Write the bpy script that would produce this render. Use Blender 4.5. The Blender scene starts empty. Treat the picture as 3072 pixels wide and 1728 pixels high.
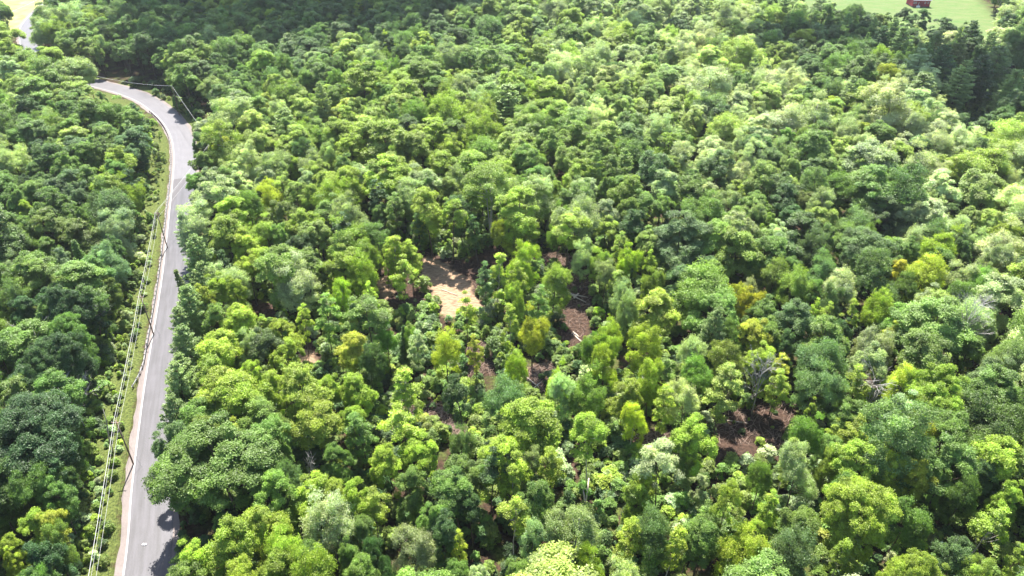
import bpy, math, random
import numpy as np

# ------------------------------------------------------------------ camera, sky, sun, exposure
scene = bpy.context.scene
CAM_H, PITCH, FOC = 97.0, math.radians(33.6), 731.0        # height over the road, tilt below level, focal length in 1024-px units
cam_data = bpy.data.cameras.new("camera")
cam = bpy.data.objects.new("camera", cam_data)
scene.collection.objects.link(cam)
cam.location = (0, 0, CAM_H)
cam.rotation_euler = (math.pi/2 - PITCH, 0, 0)
cam_data.sensor_width = 36
cam_data.lens = FOC/1024*36
cam_data.clip_start = 0.5
cam_data.clip_end = 6000
scene.camera = cam

SUN_EL, SUN_AZ = math.radians(60), math.radians(-6)       # ahead of the camera and a little to the left
world = bpy.data.worlds.new("World"); scene.world = world
world.use_nodes = True
nt = world.node_tree; nt.nodes.clear()
sky = nt.nodes.new("ShaderNodeTexSky"); sky.sky_type = 'NISHITA'; sky.sun_disc = False
sky.sun_elevation = SUN_EL; sky.sun_rotation = SUN_AZ
sky.air_density = 1.0; sky.dust_density = 1.2
bg = nt.nodes.new("ShaderNodeBackground"); bg.inputs[1].default_value = 0.095
wo = nt.nodes.new("ShaderNodeOutputWorld")
nt.links.new(sky.outputs[0], bg.inputs[0]); nt.links.new(bg.outputs[0], wo.inputs[0])
sd = bpy.data.lights.new("sun", 'SUN'); sd.energy = 5.0; sd.angle = math.radians(0.5); sd.color = (1.0, 0.95, 0.86)
sun = bpy.data.objects.new("sun", sd); scene.collection.objects.link(sun)
S = np.array([math.sin(SUN_AZ)*math.cos(SUN_EL), math.cos(SUN_AZ)*math.cos(SUN_EL), math.sin(SUN_EL)])
from mathutils import Vector, Matrix
sun.rotation_euler = Vector((-S[0], -S[1], -S[2])).to_track_quat('-Z', 'Y').to_euler()
scene.view_settings.view_transform = 'Standard'
scene.view_settings.look = 'None'
scene.view_settings.exposure = 1.85
scene.view_settings.gamma = 1
cy = scene.cycles
cy.max_bounces = 6; cy.diffuse_bounces = 3; cy.glossy_bounces = 2; cy.transmission_bounces = 4; cy.transparent_max_bounces = 4
cy.use_denoising = True
cy.sample_clamp_indirect = 4

# ------------------------------------------------------------------ small helpers
rng = np.random.default_rng(11)
random.seed(5)
CP, SP = math.cos(PITCH), math.sin(PITCH)

def at(px, py, z=0.0):
    """ground point (at height z) seen at a place of the photograph, 1024x576 units"""
    u = (px-512)/FOC; v = (py-288)/FOC
    d = (CAM_H-z)/(SP + v*CP)
    return np.array([u*d, d*(CP - v*SP), z])

def proj(x, y, z):
    dz = CAM_H - z
    d = y*CP + dz*SP
    v = (dz*CP - y*SP)/d
    return 512 + FOC*x/d, 288 + FOC*v, d

COLL = scene.collection
def link(name, data, parent=None, loc=None, mat=None):
    o = bpy.data.objects.new(name, data)
    COLL.objects.link(o)
    if parent is not None: o.parent = parent
    if loc is not None: o.location = loc
    if mat is not None and data is not None: data.materials.append(mat)
    return o

def tag(o, label=None, cat=None, group=None, kind=None):
    if label: o["label"] = label
    if cat: o["category"] = cat
    if group: o["group"] = group
    if kind: o["kind"] = kind
    return o

def np_mesh(name, verts, faces, k=4, smooth=False, attrs=None):
    """verts (n,3), faces (m,k) int array -> mesh"""
    verts = np.asarray(verts, dtype=np.float32); faces = np.asarray(faces, dtype=np.int32)
    me = bpy.data.meshes.new(name)
    me.vertices.add(len(verts)); me.vertices.foreach_set("co", verts.ravel())
    me.loops.add(faces.size); me.loops.foreach_set("vertex_index", faces.ravel())
    me.polygons.add(len(faces))
    me.polygons.foreach_set("loop_start", np.arange(0, faces.size, k, dtype=np.int32))
    me.polygons.foreach_set("loop_total", np.full(len(faces), k, dtype=np.int32))
    if smooth: me.polygons.foreach_set("use_smooth", np.ones(len(faces), dtype=bool))
    for an, av in (attrs or {}).items():
        a = me.attributes.new(an, 'FLOAT', 'POINT'); a.data.foreach_set("value", np.asarray(av, dtype=np.float32))
    me.update(); me.validate()
    return me

class MB:
    """collects boxes, tubes, prisms into one quad mesh"""
    def __init__(s): s.v = []; s.f = []
    def add(s, vs, fs):
        b = len(s.v); s.v += [tuple(map(float, p)) for p in vs]; s.f += [tuple(i+b for i in q) for q in fs]
    def box(s, c, size, rz=0.0):
        cx_, cy_, cz_ = c; sx, sy, sz = [q/2 for q in size]
        ca, sa = math.cos(rz), math.sin(rz); vs = []
        for dz in (-sz, sz):
            for dx, dy in ((-sx, -sy), (sx, -sy), (sx, sy), (-sx, sy)):
                vs.append((cx_+dx*ca-dy*sa, cy_+dx*sa+dy*ca, cz_+dz))
        s.add(vs, [(3, 2, 1, 0), (4, 5, 6, 7), (0, 1, 5, 4), (1, 2, 6, 5), (2, 3, 7, 6), (3, 0, 4, 7)])
    def tube(s, pts, rads, n=6, cap=True):
        pts = [np.array(p, dtype=float) for p in pts]; rings = []
        for i, p in enumerate(pts):
            t = pts[min(i+1, len(pts)-1)] - pts[max(i-1, 0)]
            t = t/(np.linalg.norm(t)+1e-9)
            a = np.cross(t, (0, 0, 1.0)) if abs(t[2]) < 0.95 else np.cross(t, (1.0, 0, 0))
            a /= np.linalg.norm(a)+1e-9; b = np.cross(t, a)
            rings.append([p + rads[i]*(a*math.cos(2*math.pi*k/n)+b*math.sin(2*math.pi*k/n)) for k in range(n)])
        vs = [q for r in rings for q in r]; fs = []
        for i in range(len(pts)-1):
            for k in range(n):
                fs.append((i*n+k, i*n+(k+1) % n, (i+1)*n+(k+1) % n, (i+1)*n+k))
        if cap:
            fs.append(tuple(range(n-1, -1, -1))); fs.append(tuple((len(pts)-1)*n+k for k in range(n)))
        s.add(vs, fs)
    def mesh(s, name, smooth=False):
        me = bpy.data.meshes.new(name); me.from_pydata(s.v, [], s.f); me.update()
        if smooth: me.polygons.foreach_set("use_smooth", np.ones(len(me.polygons), dtype=bool))
        return me
    def obj(s, name, mat, parent=None, smooth=False, loc=None):
        return link(name, s.mesh(name, smooth), parent, loc, mat)

# ------------------------------------------------------------------ materials
def new_mat(name):
    m = bpy.data.materials.new(name); m.use_nodes = True
    n = m.node_tree.nodes; n.clear()
    return m, n, m.node_tree.links

def simple(name, col, rough=0.8, spec=0.3, var=0.0, scale=3.0, metallic=0.0):
    m, n, l = new_mat(name)
    o = n.new("ShaderNodeOutputMaterial"); p = n.new("ShaderNodeBsdfPrincipled")
    p.inputs["Roughness"].default_value = rough; p.inputs["Specular IOR Level"].default_value = spec
    p.inputs["Metallic"].default_value = metallic
    l.new(p.outputs[0], o.inputs[0])
    if var > 0:
        tc = n.new("ShaderNodeTexCoord"); nz = n.new("ShaderNodeTexNoise"); nz.inputs["Scale"].default_value = scale
        nz.inputs["Detail"].default_value = 5
        l.new(tc.outputs["Object"], nz.inputs["Vector"])
        mr = n.new("ShaderNodeMapRange"); mr.inputs[1].default_value = 0.3; mr.inputs[2].default_value = 0.7
        mr.inputs[3].default_value = 1-var; mr.inputs[4].default_value = 1+var
        l.new(nz.outputs[0], mr.inputs[0])
        vm = n.new("ShaderNodeVectorMath"); vm.operation = 'SCALE'; vm.inputs[0].default_value = col
        l.new(mr.outputs[0], vm.inputs["Scale"]); l.new(vm.outputs[0], p.inputs["Base Color"])
    else:
        p.inputs["Base Color"].default_value = (*col, 1)
    return m

def foliage_mat(name, trans=0.40, rough=0.5, spec=0.42, tip=(1.15, 1.12, 0.85)):
    """leaf colour = the tree's own tint, varied by tuft (attribute v) and by bough (attribute c)"""
    m, n, l = new_mat(name)
    out = n.new("ShaderNodeOutputMaterial")
    oi = n.new("ShaderNodeObjectInfo")
    at_t = n.new("ShaderNodeAttribute"); at_t.attribute_type = 'INSTANCER'; at_t.attribute_name = "tint"
    at_f = n.new("ShaderNodeAttribute"); at_f.attribute_type = 'INSTANCER'; at_f.attribute_name = "massed"
    mx = n.new("ShaderNodeMix"); mx.data_type = 'RGBA'
    l.new(at_f.outputs["Fac"], mx.inputs[0]); l.new(oi.outputs["Color"], mx.inputs[6]); l.new(at_t.outputs["Color"], mx.inputs[7])
    av = n.new("ShaderNodeAttribute"); av.attribute_name = "v"
    ac = n.new("ShaderNodeAttribute"); ac.attribute_name = "c"
    mr = n.new("ShaderNodeMapRange"); mr.inputs[3].default_value = 0.62; mr.inputs[4].default_value = 1.38
    l.new(av.outputs["Fac"], mr.inputs[0])
    sc = n.new("ShaderNodeVectorMath"); sc.operation = 'SCALE'
    l.new(mx.outputs[2], sc.inputs[0]); l.new(mr.outputs[0], sc.inputs["Scale"])
    tp = n.new("ShaderNodeVectorMath"); tp.operation = 'MULTIPLY'; tp.inputs[1].default_value = tip
    l.new(sc.outputs[0], tp.inputs[0])
    m2 = n.new("ShaderNodeMix"); m2.data_type = 'RGBA'
    l.new(ac.outputs["Fac"], m2.inputs[0]); l.new(sc.outputs[0], m2.inputs[6]); l.new(tp.outputs[0], m2.inputs[7])
    p = n.new("ShaderNodeBsdfPrincipled"); p.inputs["Roughness"].default_value = rough
    p.inputs["Specular IOR Level"].default_value = spec
    l.new(m2.outputs[2], p.inputs["Base Color"])
    tr = n.new("ShaderNodeBsdfTranslucent")
    tv = n.new("ShaderNodeVectorMath"); tv.operation = 'MULTIPLY'; tv.inputs[1].default_value = (1.5, 1.75, 0.8)
    l.new(m2.outputs[2], tv.inputs[0]); l.new(tv.outputs[0], tr.inputs[0])
    ms = n.new("ShaderNodeMixShader"); ms.inputs[0].default_value = trans
    l.new(p.outputs[0], ms.inputs[1]); l.new(tr.outputs[0], ms.inputs[2]); l.new(ms.outputs[0], out.inputs[0])
    return m

M_leaf = foliage_mat("broadleaf_foliage")
M_needle = foliage_mat("needle_foliage", trans=0.32, rough=0.5, spec=0.4, tip=(1.1, 1.1, 0.9))
M_bark = simple("bark", (0.11, 0.085, 0.065), 0.9, 0.1, 0.35, 2.0)
M_pale = simple("pale_bark", (0.42, 0.39, 0.35), 0.85, 0.2, 0.3, 3.0)
M_dead = simple("weathered_dead_wood", (0.38, 0.36, 0.345), 0.9, 0.1, 0.25, 3.0)
M_log = simple("peeled_log", (0.55, 0.46, 0.38), 0.8, 0.2, 0.25, 4.0)
M_pole = simple("pole_wood", (0.24, 0.17, 0.13), 0.9, 0.1, 0.3, 2.0)
M_wire = simple("bare_cable", (0.5, 0.5, 0.51), 0.5, 0.4)
M_steel = simple("galvanised_steel", (0.45, 0.46, 0.48), 0.4, 0.5, 0.15, 2.0, 0.6)
M_post = simple("rail_post", (0.07, 0.055, 0.05), 0.9, 0.1, 0.2)
M_porc = simple("insulator", (0.45, 0.42, 0.4), 0.3, 0.6)

def path_mat(name, base, lo, hi, streak, rough, spec, nscale=(0.06, 0.9)):
    """asphalt or gravel: noise stretched along the road (attributes across, along) plus grain"""
    m, n, l = new_mat(name)
    out = n.new("ShaderNodeOutputMaterial"); p = n.new("ShaderNodeBsdfPrincipled")
    p.inputs["Roughness"].default_value = rough; p.inputs["Specular IOR Level"].default_value = spec
    a = n.new("ShaderNodeAttribute"); a.attribute_name = "across"
    b = n.new("ShaderNodeAttribute"); b.attribute_name = "along"
    cx_ = n.new("ShaderNodeCombineXYZ")
    m1 = n.new("ShaderNodeMath"); m1.operation = 'MULTIPLY'; m1.inputs[1].default_value = nscale[1]
    m2 = n.new("ShaderNodeMath"); m2.operation = 'MULTIPLY'; m2.inputs[1].default_value = nscale[0]
    l.new(a.outputs["Fac"], m1.inputs[0]); l.new(b.outputs["Fac"], m2.inputs[0])
    l.new(m1.outputs[0], cx_.inputs[0]); l.new(m2.outputs[0], cx_.inputs[1])
    n1 = n.new("ShaderNodeTexNoise"); n1.inputs["Scale"].default_value = 1.6; n1.inputs["Detail"].default_value = 6
    l.new(cx_.outputs[0], n1.inputs["Vector"])
    g = n.new("ShaderNodeNewGeometry")
    n2 = n.new("ShaderNodeTexNoise"); n2.inputs["Scale"].default_value = 6.0; n2.inputs["Detail"].default_value = 6
    l.new(g.outputs["Position"], n2.inputs["Vector"])
    n3 = n.new("ShaderNodeTexNoise"); n3.inputs["Scale"].default_value = 0.25; n3.inputs["Detail"].default_value = 4
    l.new(g.outputs["Position"], n3.inputs["Vector"])
    s1 = n.new("ShaderNodeMath"); s1.operation = 'MULTIPLY_ADD'; s1.inputs[1].default_value = streak
    l.new(n1.outputs[0], s1.inputs[0]); 
    s2 = n.new("ShaderNodeMath"); s2.operation = 'MULTIPLY_ADD'; s2.inputs[1].default_value = 0.35
    l.new(n2.outputs[0], s2.inputs[0]); l.new(s2.outputs[0], s1.inputs[2])
    s3 = n.new("ShaderNodeMath"); s3.operation = 'MULTIPLY'; s3.inputs[1].default_value = 0.4
    l.new(n3.outputs[0], s3.inputs[0]); l.new(s3.outputs[0], s2.inputs[2])
    tot = 0.5*(streak+0.35+0.4)
    mr = n.new("ShaderNodeMapRange"); mr.inputs[1].default_value = tot-0.2; mr.inputs[2].default_value = tot+0.2
    mr.inputs[3].default_value = lo; mr.inputs[4].default_value = hi
    l.new(s1.outputs[0], mr.inputs[0])
    vm = n.new("ShaderNodeVectorMath"); vm.operation = 'SCALE'; vm.inputs[0].default_value = base
    l.new(mr.outputs[0], vm.inputs["Scale"]); l.new(vm.outputs[0], p.inputs["Base Color"])
    bp = n.new("ShaderNodeBump"); bp.inputs["Strength"].default_value = 0.4; bp.inputs["Distance"].default_value = 0.03
    l.new(n2.outputs[0], bp.inputs["Height"]); l.new(bp.outputs[0], p.inputs["Normal"])
    l.new(p.outputs[0], out.inputs[0])
    return m

M_asph = path_mat("worn_asphalt", (0.041, 0.038, 0.047), 0.6, 1.4, 1.0, 0.5, 0.5)
M_wedge = path_mat("dark_asphalt", (0.05, 0.045, 0.052), 0.8, 1.2, 0.5, 0.6, 0.4)
M_gravel = path_mat("gravel_shoulder", (0.17, 0.145, 0.138), 0.7, 1.3, 0.25, 0.9, 0.2, (0.5, 1.5))
M_paint = path_mat("worn_white_paint", (0.30, 0.29, 0.295), 0.75, 1.15, 0.6, 0.6, 0.4)

# ------------------------------------------------------------------ road centreline
ROAD = np.array([(-38, 0), (-46, 34), (-55, 67.7), (-61.8, 87), (-70.5, 113), (-82, 150), (-94.8, 188), (-102, 209), (-109.5, 229),
                 (-116.5, 244), (-124.5, 257), (-133, 268), (-144, 280), (-156, 289.5), (-168.5, 297), (-180, 303), (-194, 310),
                 (-208, 323), (-224, 345), (-240, 370), (-253, 395), (-263, 425), (-276, 475), (-300, 560)], dtype=float)
def smooth_line(P, step=1.5):
    out = []
    for i in range(len(P)-1):
        p0 = P[max(i-1, 0)]; p1 = P[i]; p2 = P[i+1]; p3 = P[min(i+2, len(P)-1)]
        nn = max(2, int(np.linalg.norm(p2-p1)/step))
        for k in range(nn):
            t = k/nn
            out.append(0.5*((2*p1)+(-p0+p2)*t+(2*p0-5*p1+4*p2-p3)*t*t+(-p0+3*p1-3*p2+p3)*t**3))
    out.append(P[-1]); return np.array(out)
RL = smooth_line(ROAD)
RT = np.gradient(RL, axis=0); RT /= np.linalg.norm(RT, axis=1)[:, None]
RN = np.stack([RT[:, 1], -RT[:, 0]], 1)                     # to the right of travel (away from camera)
RS = np.concatenate([[0], np.cumsum(np.linalg.norm(np.diff(RL, axis=0), axis=1))])

def road_off(x, y):
    """signed distance across the road (right positive) and index, vectorised"""
    x = np.atleast_1d(x).astype(float); y = np.atleast_1d(y).astype(float)
    best = np.empty(len(x)); idx = np.empty(len(x), dtype=int)
    for a in range(0, len(x), 20000):
        dx = x[a:a+20000, None]-RL[None, ::2, 0]; dy = y[a:a+20000, None]-RL[None, ::2, 1]
        d2 = dx*dx+dy*dy; j = d2.argmin(1)
        s = dx[np.arange(len(j)), j]*RN[::2][j, 0]+dy[np.arange(len(j)), j]*RN[::2][j, 1]
        best[a:a+20000] = np.sign(s)*np.sqrt(d2.min(1)); idx[a:a+20000] = j*2
    return best, idx

def wob(x, y, s=1.0, seed=0.0):
    return (np.sin(x*0.31*s+seed)+np.sin(y*0.27*s+1.7*seed+0.5)+np.sin((x+y)*0.17*s+2.1+seed)+np.sin((x-0.6*y)*0.73*s+seed*3))/4

def hgt(x, y):
    """gentle ground relief; level along the road and near the camera"""
    x = np.asarray(x, dtype=float); y = np.asarray(y, dtype=float)
    return 0.35*wob(x, y, 0.5, 2.0)

# ------------------------------------------------------------------ ground
def inpoly(x, y, P):
    x = np.asarray(x, dtype=float); y = np.asarray(y, dtype=float)
    r = np.zeros(x.shape, dtype=bool); j = len(P)-1
    for i in range(len(P)):
        xi, yi = P[i]; xj, yj = P[j]
        c = ((yi > y) != (yj > y)) & (x < (xj-xi)*(y-yi)/(yj-yi+1e-12)+xi)
        r ^= c; j = i
    return r
def K(*pts):                                                 # places in the photograph measured in its 2576-wide view
    return [(a*0.39752, b*0.39752) for a, b in pts]
SOIL_PX = [K((925,690),(960,670),(1040,625),(1100,640),(1140,655),(1215,632),(1290,610),(1330,640),(1230,690),(1190,760),(1080,770),(1060,800),(985,790),(950,760)),
           K((1400,690),(1440,640),(1500,690),(1490,760),(1470,880),(1420,880),(1405,800)), K((1300,950),(1330,925),(1400,915),(1385,975),(1330,1010)),
           K((1150,870),(1240,860),(1250,940),(1170,950)), K((1790,1010),(1860,1030),(1990,1000),(2000,1080),(1960,1140),(1800,1110)),
           K((1030,1010),(1150,1020),(1160,1085),(1040,1060)), K((725,860),(800,850),(830,920),(750,945)), K((1560,880),(1620,900),(1640,960),(1590,950)),
           K((1680,850),(1750,840),(1750,900),(1690,900)), K((1590,1080),(1700,1080),(1720,1130),(1620,1150)), K((1320,640),(1460,640),(1440,690),(1320,670)),
           K((1430,1120),(1480,1110),(1500,1180),(1440,1230)), K((2260,1310),(2330,1320),(2300,1370),(2250,1350)), K((640,760),(700,760),(700,830),(640,800)),
           K((1640,1120),(1980,1110),(1960,1150),(1700,1180)), K((1130,1060),(1200,1060),(1180,1110),(1130,1100))]
SAND_PX = [K((1062,640),(1120,665),(1180,700),(1195,765),(1090,750),(1060,700)), K((940,700),(985,690),(990,745),(965,770)), K((1075,745),(1200,740),(1230,780),(1120,800)),
           K((1690,870),(1745,860),(1740,890),(1700,895)), K((735,895),(790,880),(800,920),(750,935))]
GREEN_PX = [K((1075,617),(1190,612),(1205,640),(1170,650),(1090,638))]
FIELD_PX = K((2050,-30),(2180,0),(2310,60),(2325,78),(2380,75),(2430,52),(2495,95),(2516,60),(2498,-30))
def wpoly(P): return [tuple(at(a, b)[:2]) for a, b in P]
SOIL = [wpoly(p) for p in SOIL_PX]; SAND = [wpoly(p) for p in SAND_PX]; GREEN = [wpoly(p) for p in GREEN_PX]
MEADOW = [(165, 366), (252, 360), (266, 420), (330, 640), (110, 640), (110, 430)]
MEADOW2 = [(150, 250), (215, 235), (222, 300), (180, 300)]      # small glade behind the pines, seen at the right edge
GLADE = [(-300, 385), (-268, 375), (-250, 386), (-262, 440), (-278, 520), (-330, 520)]

def blur_mask(x, y, polys, s=1.3):
    m = np.zeros(len(x))
    offs = [(0, 0), (s, 0), (-s, 0), (0, s), (0, -s), (s*.7, s*.7), (-s*.7, s*.7), (s*.7, -s*.7), (-s*.7, -s*.7)]
    for P in polys:
        k = np.zeros(len(x))
        for ox, oy in offs: k += inpoly(x+ox+0.8*wob(x, y, 2.2), y+oy+0.8*wob(y, x, 2.0, 1), P)
        m = np.maximum(m, k/len(offs))
    return m

gx = np.concatenate([np.linspace(-2500, -420, 22)[:-1], np.arange(-420, -130, 4), np.arange(-130, 190, 1.2), np.arange(190, 480, 4), np.linspace(480, 2500, 22)])
gy = np.concatenate([np.linspace(-300, 30, 12)[:-1], np.arange(30, 250, 1.2), np.arange(250, 640, 4), np.linspace(640, 4500, 24)])
GX, GY = np.meshgrid(gx, gy); gxf, gyf = GX.ravel(), GY.ravel()
ro, _ = road_off(gxf, gyf)
flat = np.clip((np.abs(ro)-6)/12, 0, 1)
GZ = hgt(gxf, gyf)*flat - 0.05 + np.where(ro < -6, -np.clip((-ro-6)*0.05, 0, 0.9), 0)*0
soil = blur_mask(gxf, gyf, SOIL); sand = blur_mask(gxf, gyf, SAND); green = blur_mask(gxf, gyf, GREEN)
mead = np.maximum(blur_mask(gxf, gyf, [MEADOW, MEADOW2], 3), 0); glade = blur_mask(gxf, gyf, [GLADE], 2.5)
verge = np.clip(1-(np.abs(ro+10.5)/7.0)**4, 0, 1)*(gyf < 300) + np.clip(1-(np.abs(ro-6)/4)**4, 0, 1)*(gyf > 225)*(gyf < 300)
hum = soil*(0.18+0.25*wob(gxf, gyf, 3.0, 4))
GZ = GZ + hum
nxn, nyn = len(gx), len(gy)
ii = (np.arange(nyn-1)[:, None]*nxn+np.arange(nxn-1)[None, :]).ravel()
fc = np.stack([ii, ii+1, ii+1+nxn, ii+nxn], 1)
me = np_mesh("ground", np.stack([gxf, gyf, GZ], 1), fc, 4, True,
             dict(soil=soil, sand=sand, green=np.clip(green+verge*0.8, 0, 1), meadow=mead, glade=glade))
m, n, l = new_mat("forest_floor")
out = n.new("ShaderNodeOutputMaterial"); p = n.new("ShaderNodeBsdfPrincipled"); l.new(p.outputs[0], out.inputs[0])
p.inputs["Roughness"].default_value = 0.95; p.inputs["Specular IOR Level"].default_value = 0.1
geo = n.new("ShaderNodeNewGeometry")
def nz(scale, detail=6, rough=0.6, stretch=None):
    t = n.new("ShaderNodeTexNoise"); t.inputs["Scale"].default_value = scale; t.inputs["Detail"].default_value = detail; t.inputs["Roughness"].default_value = rough
    if stretch:
        mp = n.new("ShaderNodeMapping"); mp.inputs["Rotation"].default_value = (0, 0, stretch[0]); mp.inputs["Scale"].default_value = (stretch[1], stretch[2], 1)
        l.new(geo.outputs["Position"], mp.inputs["Vector"]); l.new(mp.outputs[0], t.inputs["Vector"])
    else: l.new(geo.outputs["Position"], t.inputs["Vector"])
    return t.outputs[0]
def ramp(fac, c0, c1, lo=0.35, hi=0.65):
    r = n.new("ShaderNodeValToRGB"); r.color_ramp.elements[0].position = lo; r.color_ramp.elements[1].position = hi
    r.color_ramp.elements[0].color = (*c0, 1); r.color_ramp.elements[1].color = (*c1, 1); l.new(fac, r.inputs[0]); return r.outputs[0]
def blend(fac, a, b):
    x = n.new("ShaderNodeMix"); x.data_type = 'RGBA'; l.new(fac, x.inputs[0]); l.new(a, x.inputs[6]); l.new(b, x.inputs[7]); return x.outputs[2]
def attr(name):
    a = n.new("ShaderNodeAttribute"); a.attribute_name = name; return a.outputs["Fac"]
def ragged(name, noise, lo=0.35, hi=0.65, amp=0.9):
    """mask whose edge is broken up by noise"""
    a = n.new("ShaderNodeMath"); a.operation = 'MULTIPLY_ADD'; a.inputs[1].default_value = amp; l.new(noise, a.inputs[0]); l.new(attr(name), a.inputs[2])
    r = n.new("ShaderNodeMapRange"); r.inputs[1].default_value = lo+amp*0.5; r.inputs[2].default_value = hi+amp*0.5; l.new(a.outputs[0], r.inputs[0]); return r.outputs[0]
base = ramp(nz(1.3), (0.018, 0.014, 0.010), (0.07, 0.043, 0.028))
base = blend(ramp(nz(0.22, 4), (0, 0, 0), (1, 1, 1), 0.45, 0.62), base, ramp(nz(2.2), (0.03, 0.045, 0.012), (0.10, 0.13, 0.03)))
soilc = ramp(nz(1.6, 8, 0.7), (0.022, 0.015, 0.012), (0.085, 0.052, 0.038))
c = blend(ragged("soil", nz(0.9), 0.3, 0.55), base, soilc)
sandc = ramp(nz(1.1, 8, 0.7, (0.9, 0.6, 3.5)), (0.15, 0.092, 0.058), (0.37, 0.265, 0.175), 0.38, 0.62)
c = blend(ragged("sand", nz(0.7), 0.35, 0.75), c, sandc)
c = blend(ragged("green", nz(1.0), 0.3, 0.6), c, ramp(nz(2.5), (0.035, 0.05, 0.014), (0.12, 0.145, 0.04)))
c = blend(attr("glade"), c, ramp(nz(0.12, 5), (0.22, 0.23, 0.06), (0.36, 0.33, 0.16)))
meadc = blend(ramp(nz(0.08, 5, 0.6, (0.3, 1, 3)), (0, 0, 0), (1, 1, 1)), ramp(nz(0.5), (0.07, 0.128, 0.036), (0.095, 0.155, 0.046)), ramp(nz(0.9), (0.11, 0.145, 0.055), (0.14, 0.16, 0.07)))
c = blend(attr("meadow"), c, meadc)
l.new(c, p.inputs["Base Color"])
bp = n.new("ShaderNodeBump"); bp.inputs["Strength"].default_value = 0.9; bp.inputs["Distance"].default_value = 0.25
l.new(nz(1.8, 8, 0.7), bp.inputs["Height"]); l.new(bp.outputs[0], p.inputs["Normal"])
ground = link("ground", me, mat=m); tag(ground, "dark forest floor with brown bare soil and a sandy skid track", kind='structure')

# ------------------------------------------------------------------ road, shoulders, paint
def strip(name, o0, o1, z, mat, i0=0, i1=None, kind='structure', label=None, wav=0.0, parent=None):
    i1 = len(RL) if i1 is None else i1
    idx = np.arange(i0, i1); na = 9; A = np.linspace(0, 1, na)
    vs, ac, al = [], [], []
    for i in idx:
        w0 = o0 + wav*(wob(RS[i], 0, 1.3, 1)+0.6*wob(RS[i], 3, 5, 2)) if o0 < 0 else o0
        w1 = o1 + wav*(wob(RS[i], 9, 1.3, 3)+0.6*wob(RS[i], 3, 5, 5)) if o1 > 0 else o1
        for a in A:
            o = w0+(w1-w0)*a; q = RL[i]+RN[i]*o
            vs.append((q[0], q[1], z)); ac.append(o); al.append(RS[i])
    k = (np.arange(len(idx)-1)[:, None]*na+np.arange(na-1)[None, :]).ravel()
    f = np.stack([k, k+1, k+1+na, k+na], 1)
    o = link(name, np_mesh(name, vs, f, 4, False, dict(across=ac, along=al)), parent, mat=mat)
    if parent is None: tag(o, label, kind=kind)
    return o
strip("road_shoulder", -4.75, 4.2, 0.03, M_gravel, wav=0.35, label="pale pinkish gravel shoulder along both edges of the road")
strip("road", -3.45, 3.3, 0.06, M_asph, label="worn grey two-lane asphalt road curving away to the left")
M_old_glare = path_mat("older_glare_asphalt", (0.088, 0.083, 0.093), 0.8, 1.2, 0.6, 0.5, 0.5)  # older asphalt; the far road's sun glare is also painted into this colour
strip("road_old_glare", -3.46, 3.31, 0.0635, M_old_glare, i0=int(np.argmin(np.abs(RL[:, 1]-208))), label="older asphalt of the road beyond the seam, paled by painted sun glare")
strip("road_edge_line", -3.52, -3.24, 0.069, M_paint, label="faded white line along the left edge of the road")
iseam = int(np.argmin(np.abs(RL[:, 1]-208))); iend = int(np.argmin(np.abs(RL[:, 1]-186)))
# wedge of its own tone on the left lane that narrows towards the camera
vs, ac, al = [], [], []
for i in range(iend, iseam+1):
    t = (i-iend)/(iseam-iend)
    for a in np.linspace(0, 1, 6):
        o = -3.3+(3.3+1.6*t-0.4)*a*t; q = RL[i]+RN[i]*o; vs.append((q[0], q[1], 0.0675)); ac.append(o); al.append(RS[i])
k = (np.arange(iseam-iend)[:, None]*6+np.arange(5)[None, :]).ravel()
o = link("asphalt_wedge", np_mesh("asphalt_wedge", vs, np.stack([k, k+1, k+7, k+6], 1), 4, False, dict(across=ac, along=al)), mat=M_wedge)
tag(o, "dark asphalt wedge ending in a straight seam across the road", kind='structure')

# ------------------------------------------------------------------ tree prototypes
def leaf_cards(C, N, size, R, elong=1.35):
    """kite-shaped leaf sprays: centres C, normals N, sizes"""
    nn = len(C)
    N = N/(np.linalg.norm(N, axis=1)[:, None]+1e-9)
    r = R.normal(size=(nn, 3)); a = np.cross(N, r); a /= np.linalg.norm(a, axis=1)[:, None]+1e-9
    b = np.cross(N, a); s = (size*R.uniform(0.65, 1.35, nn))[:, None]
    V = np.empty((nn, 4, 3))
    V[:, 0] = C - a*s*elong*0.55; V[:, 1] = C + b*s*0.5 + a*s*0.1; V[:, 2] = C + a*s*elong*0.6 + N*s*0.12; V[:, 3] = C - b*s*0.5 + a*s*0.05
    return V.reshape(-1, 3)

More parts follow.
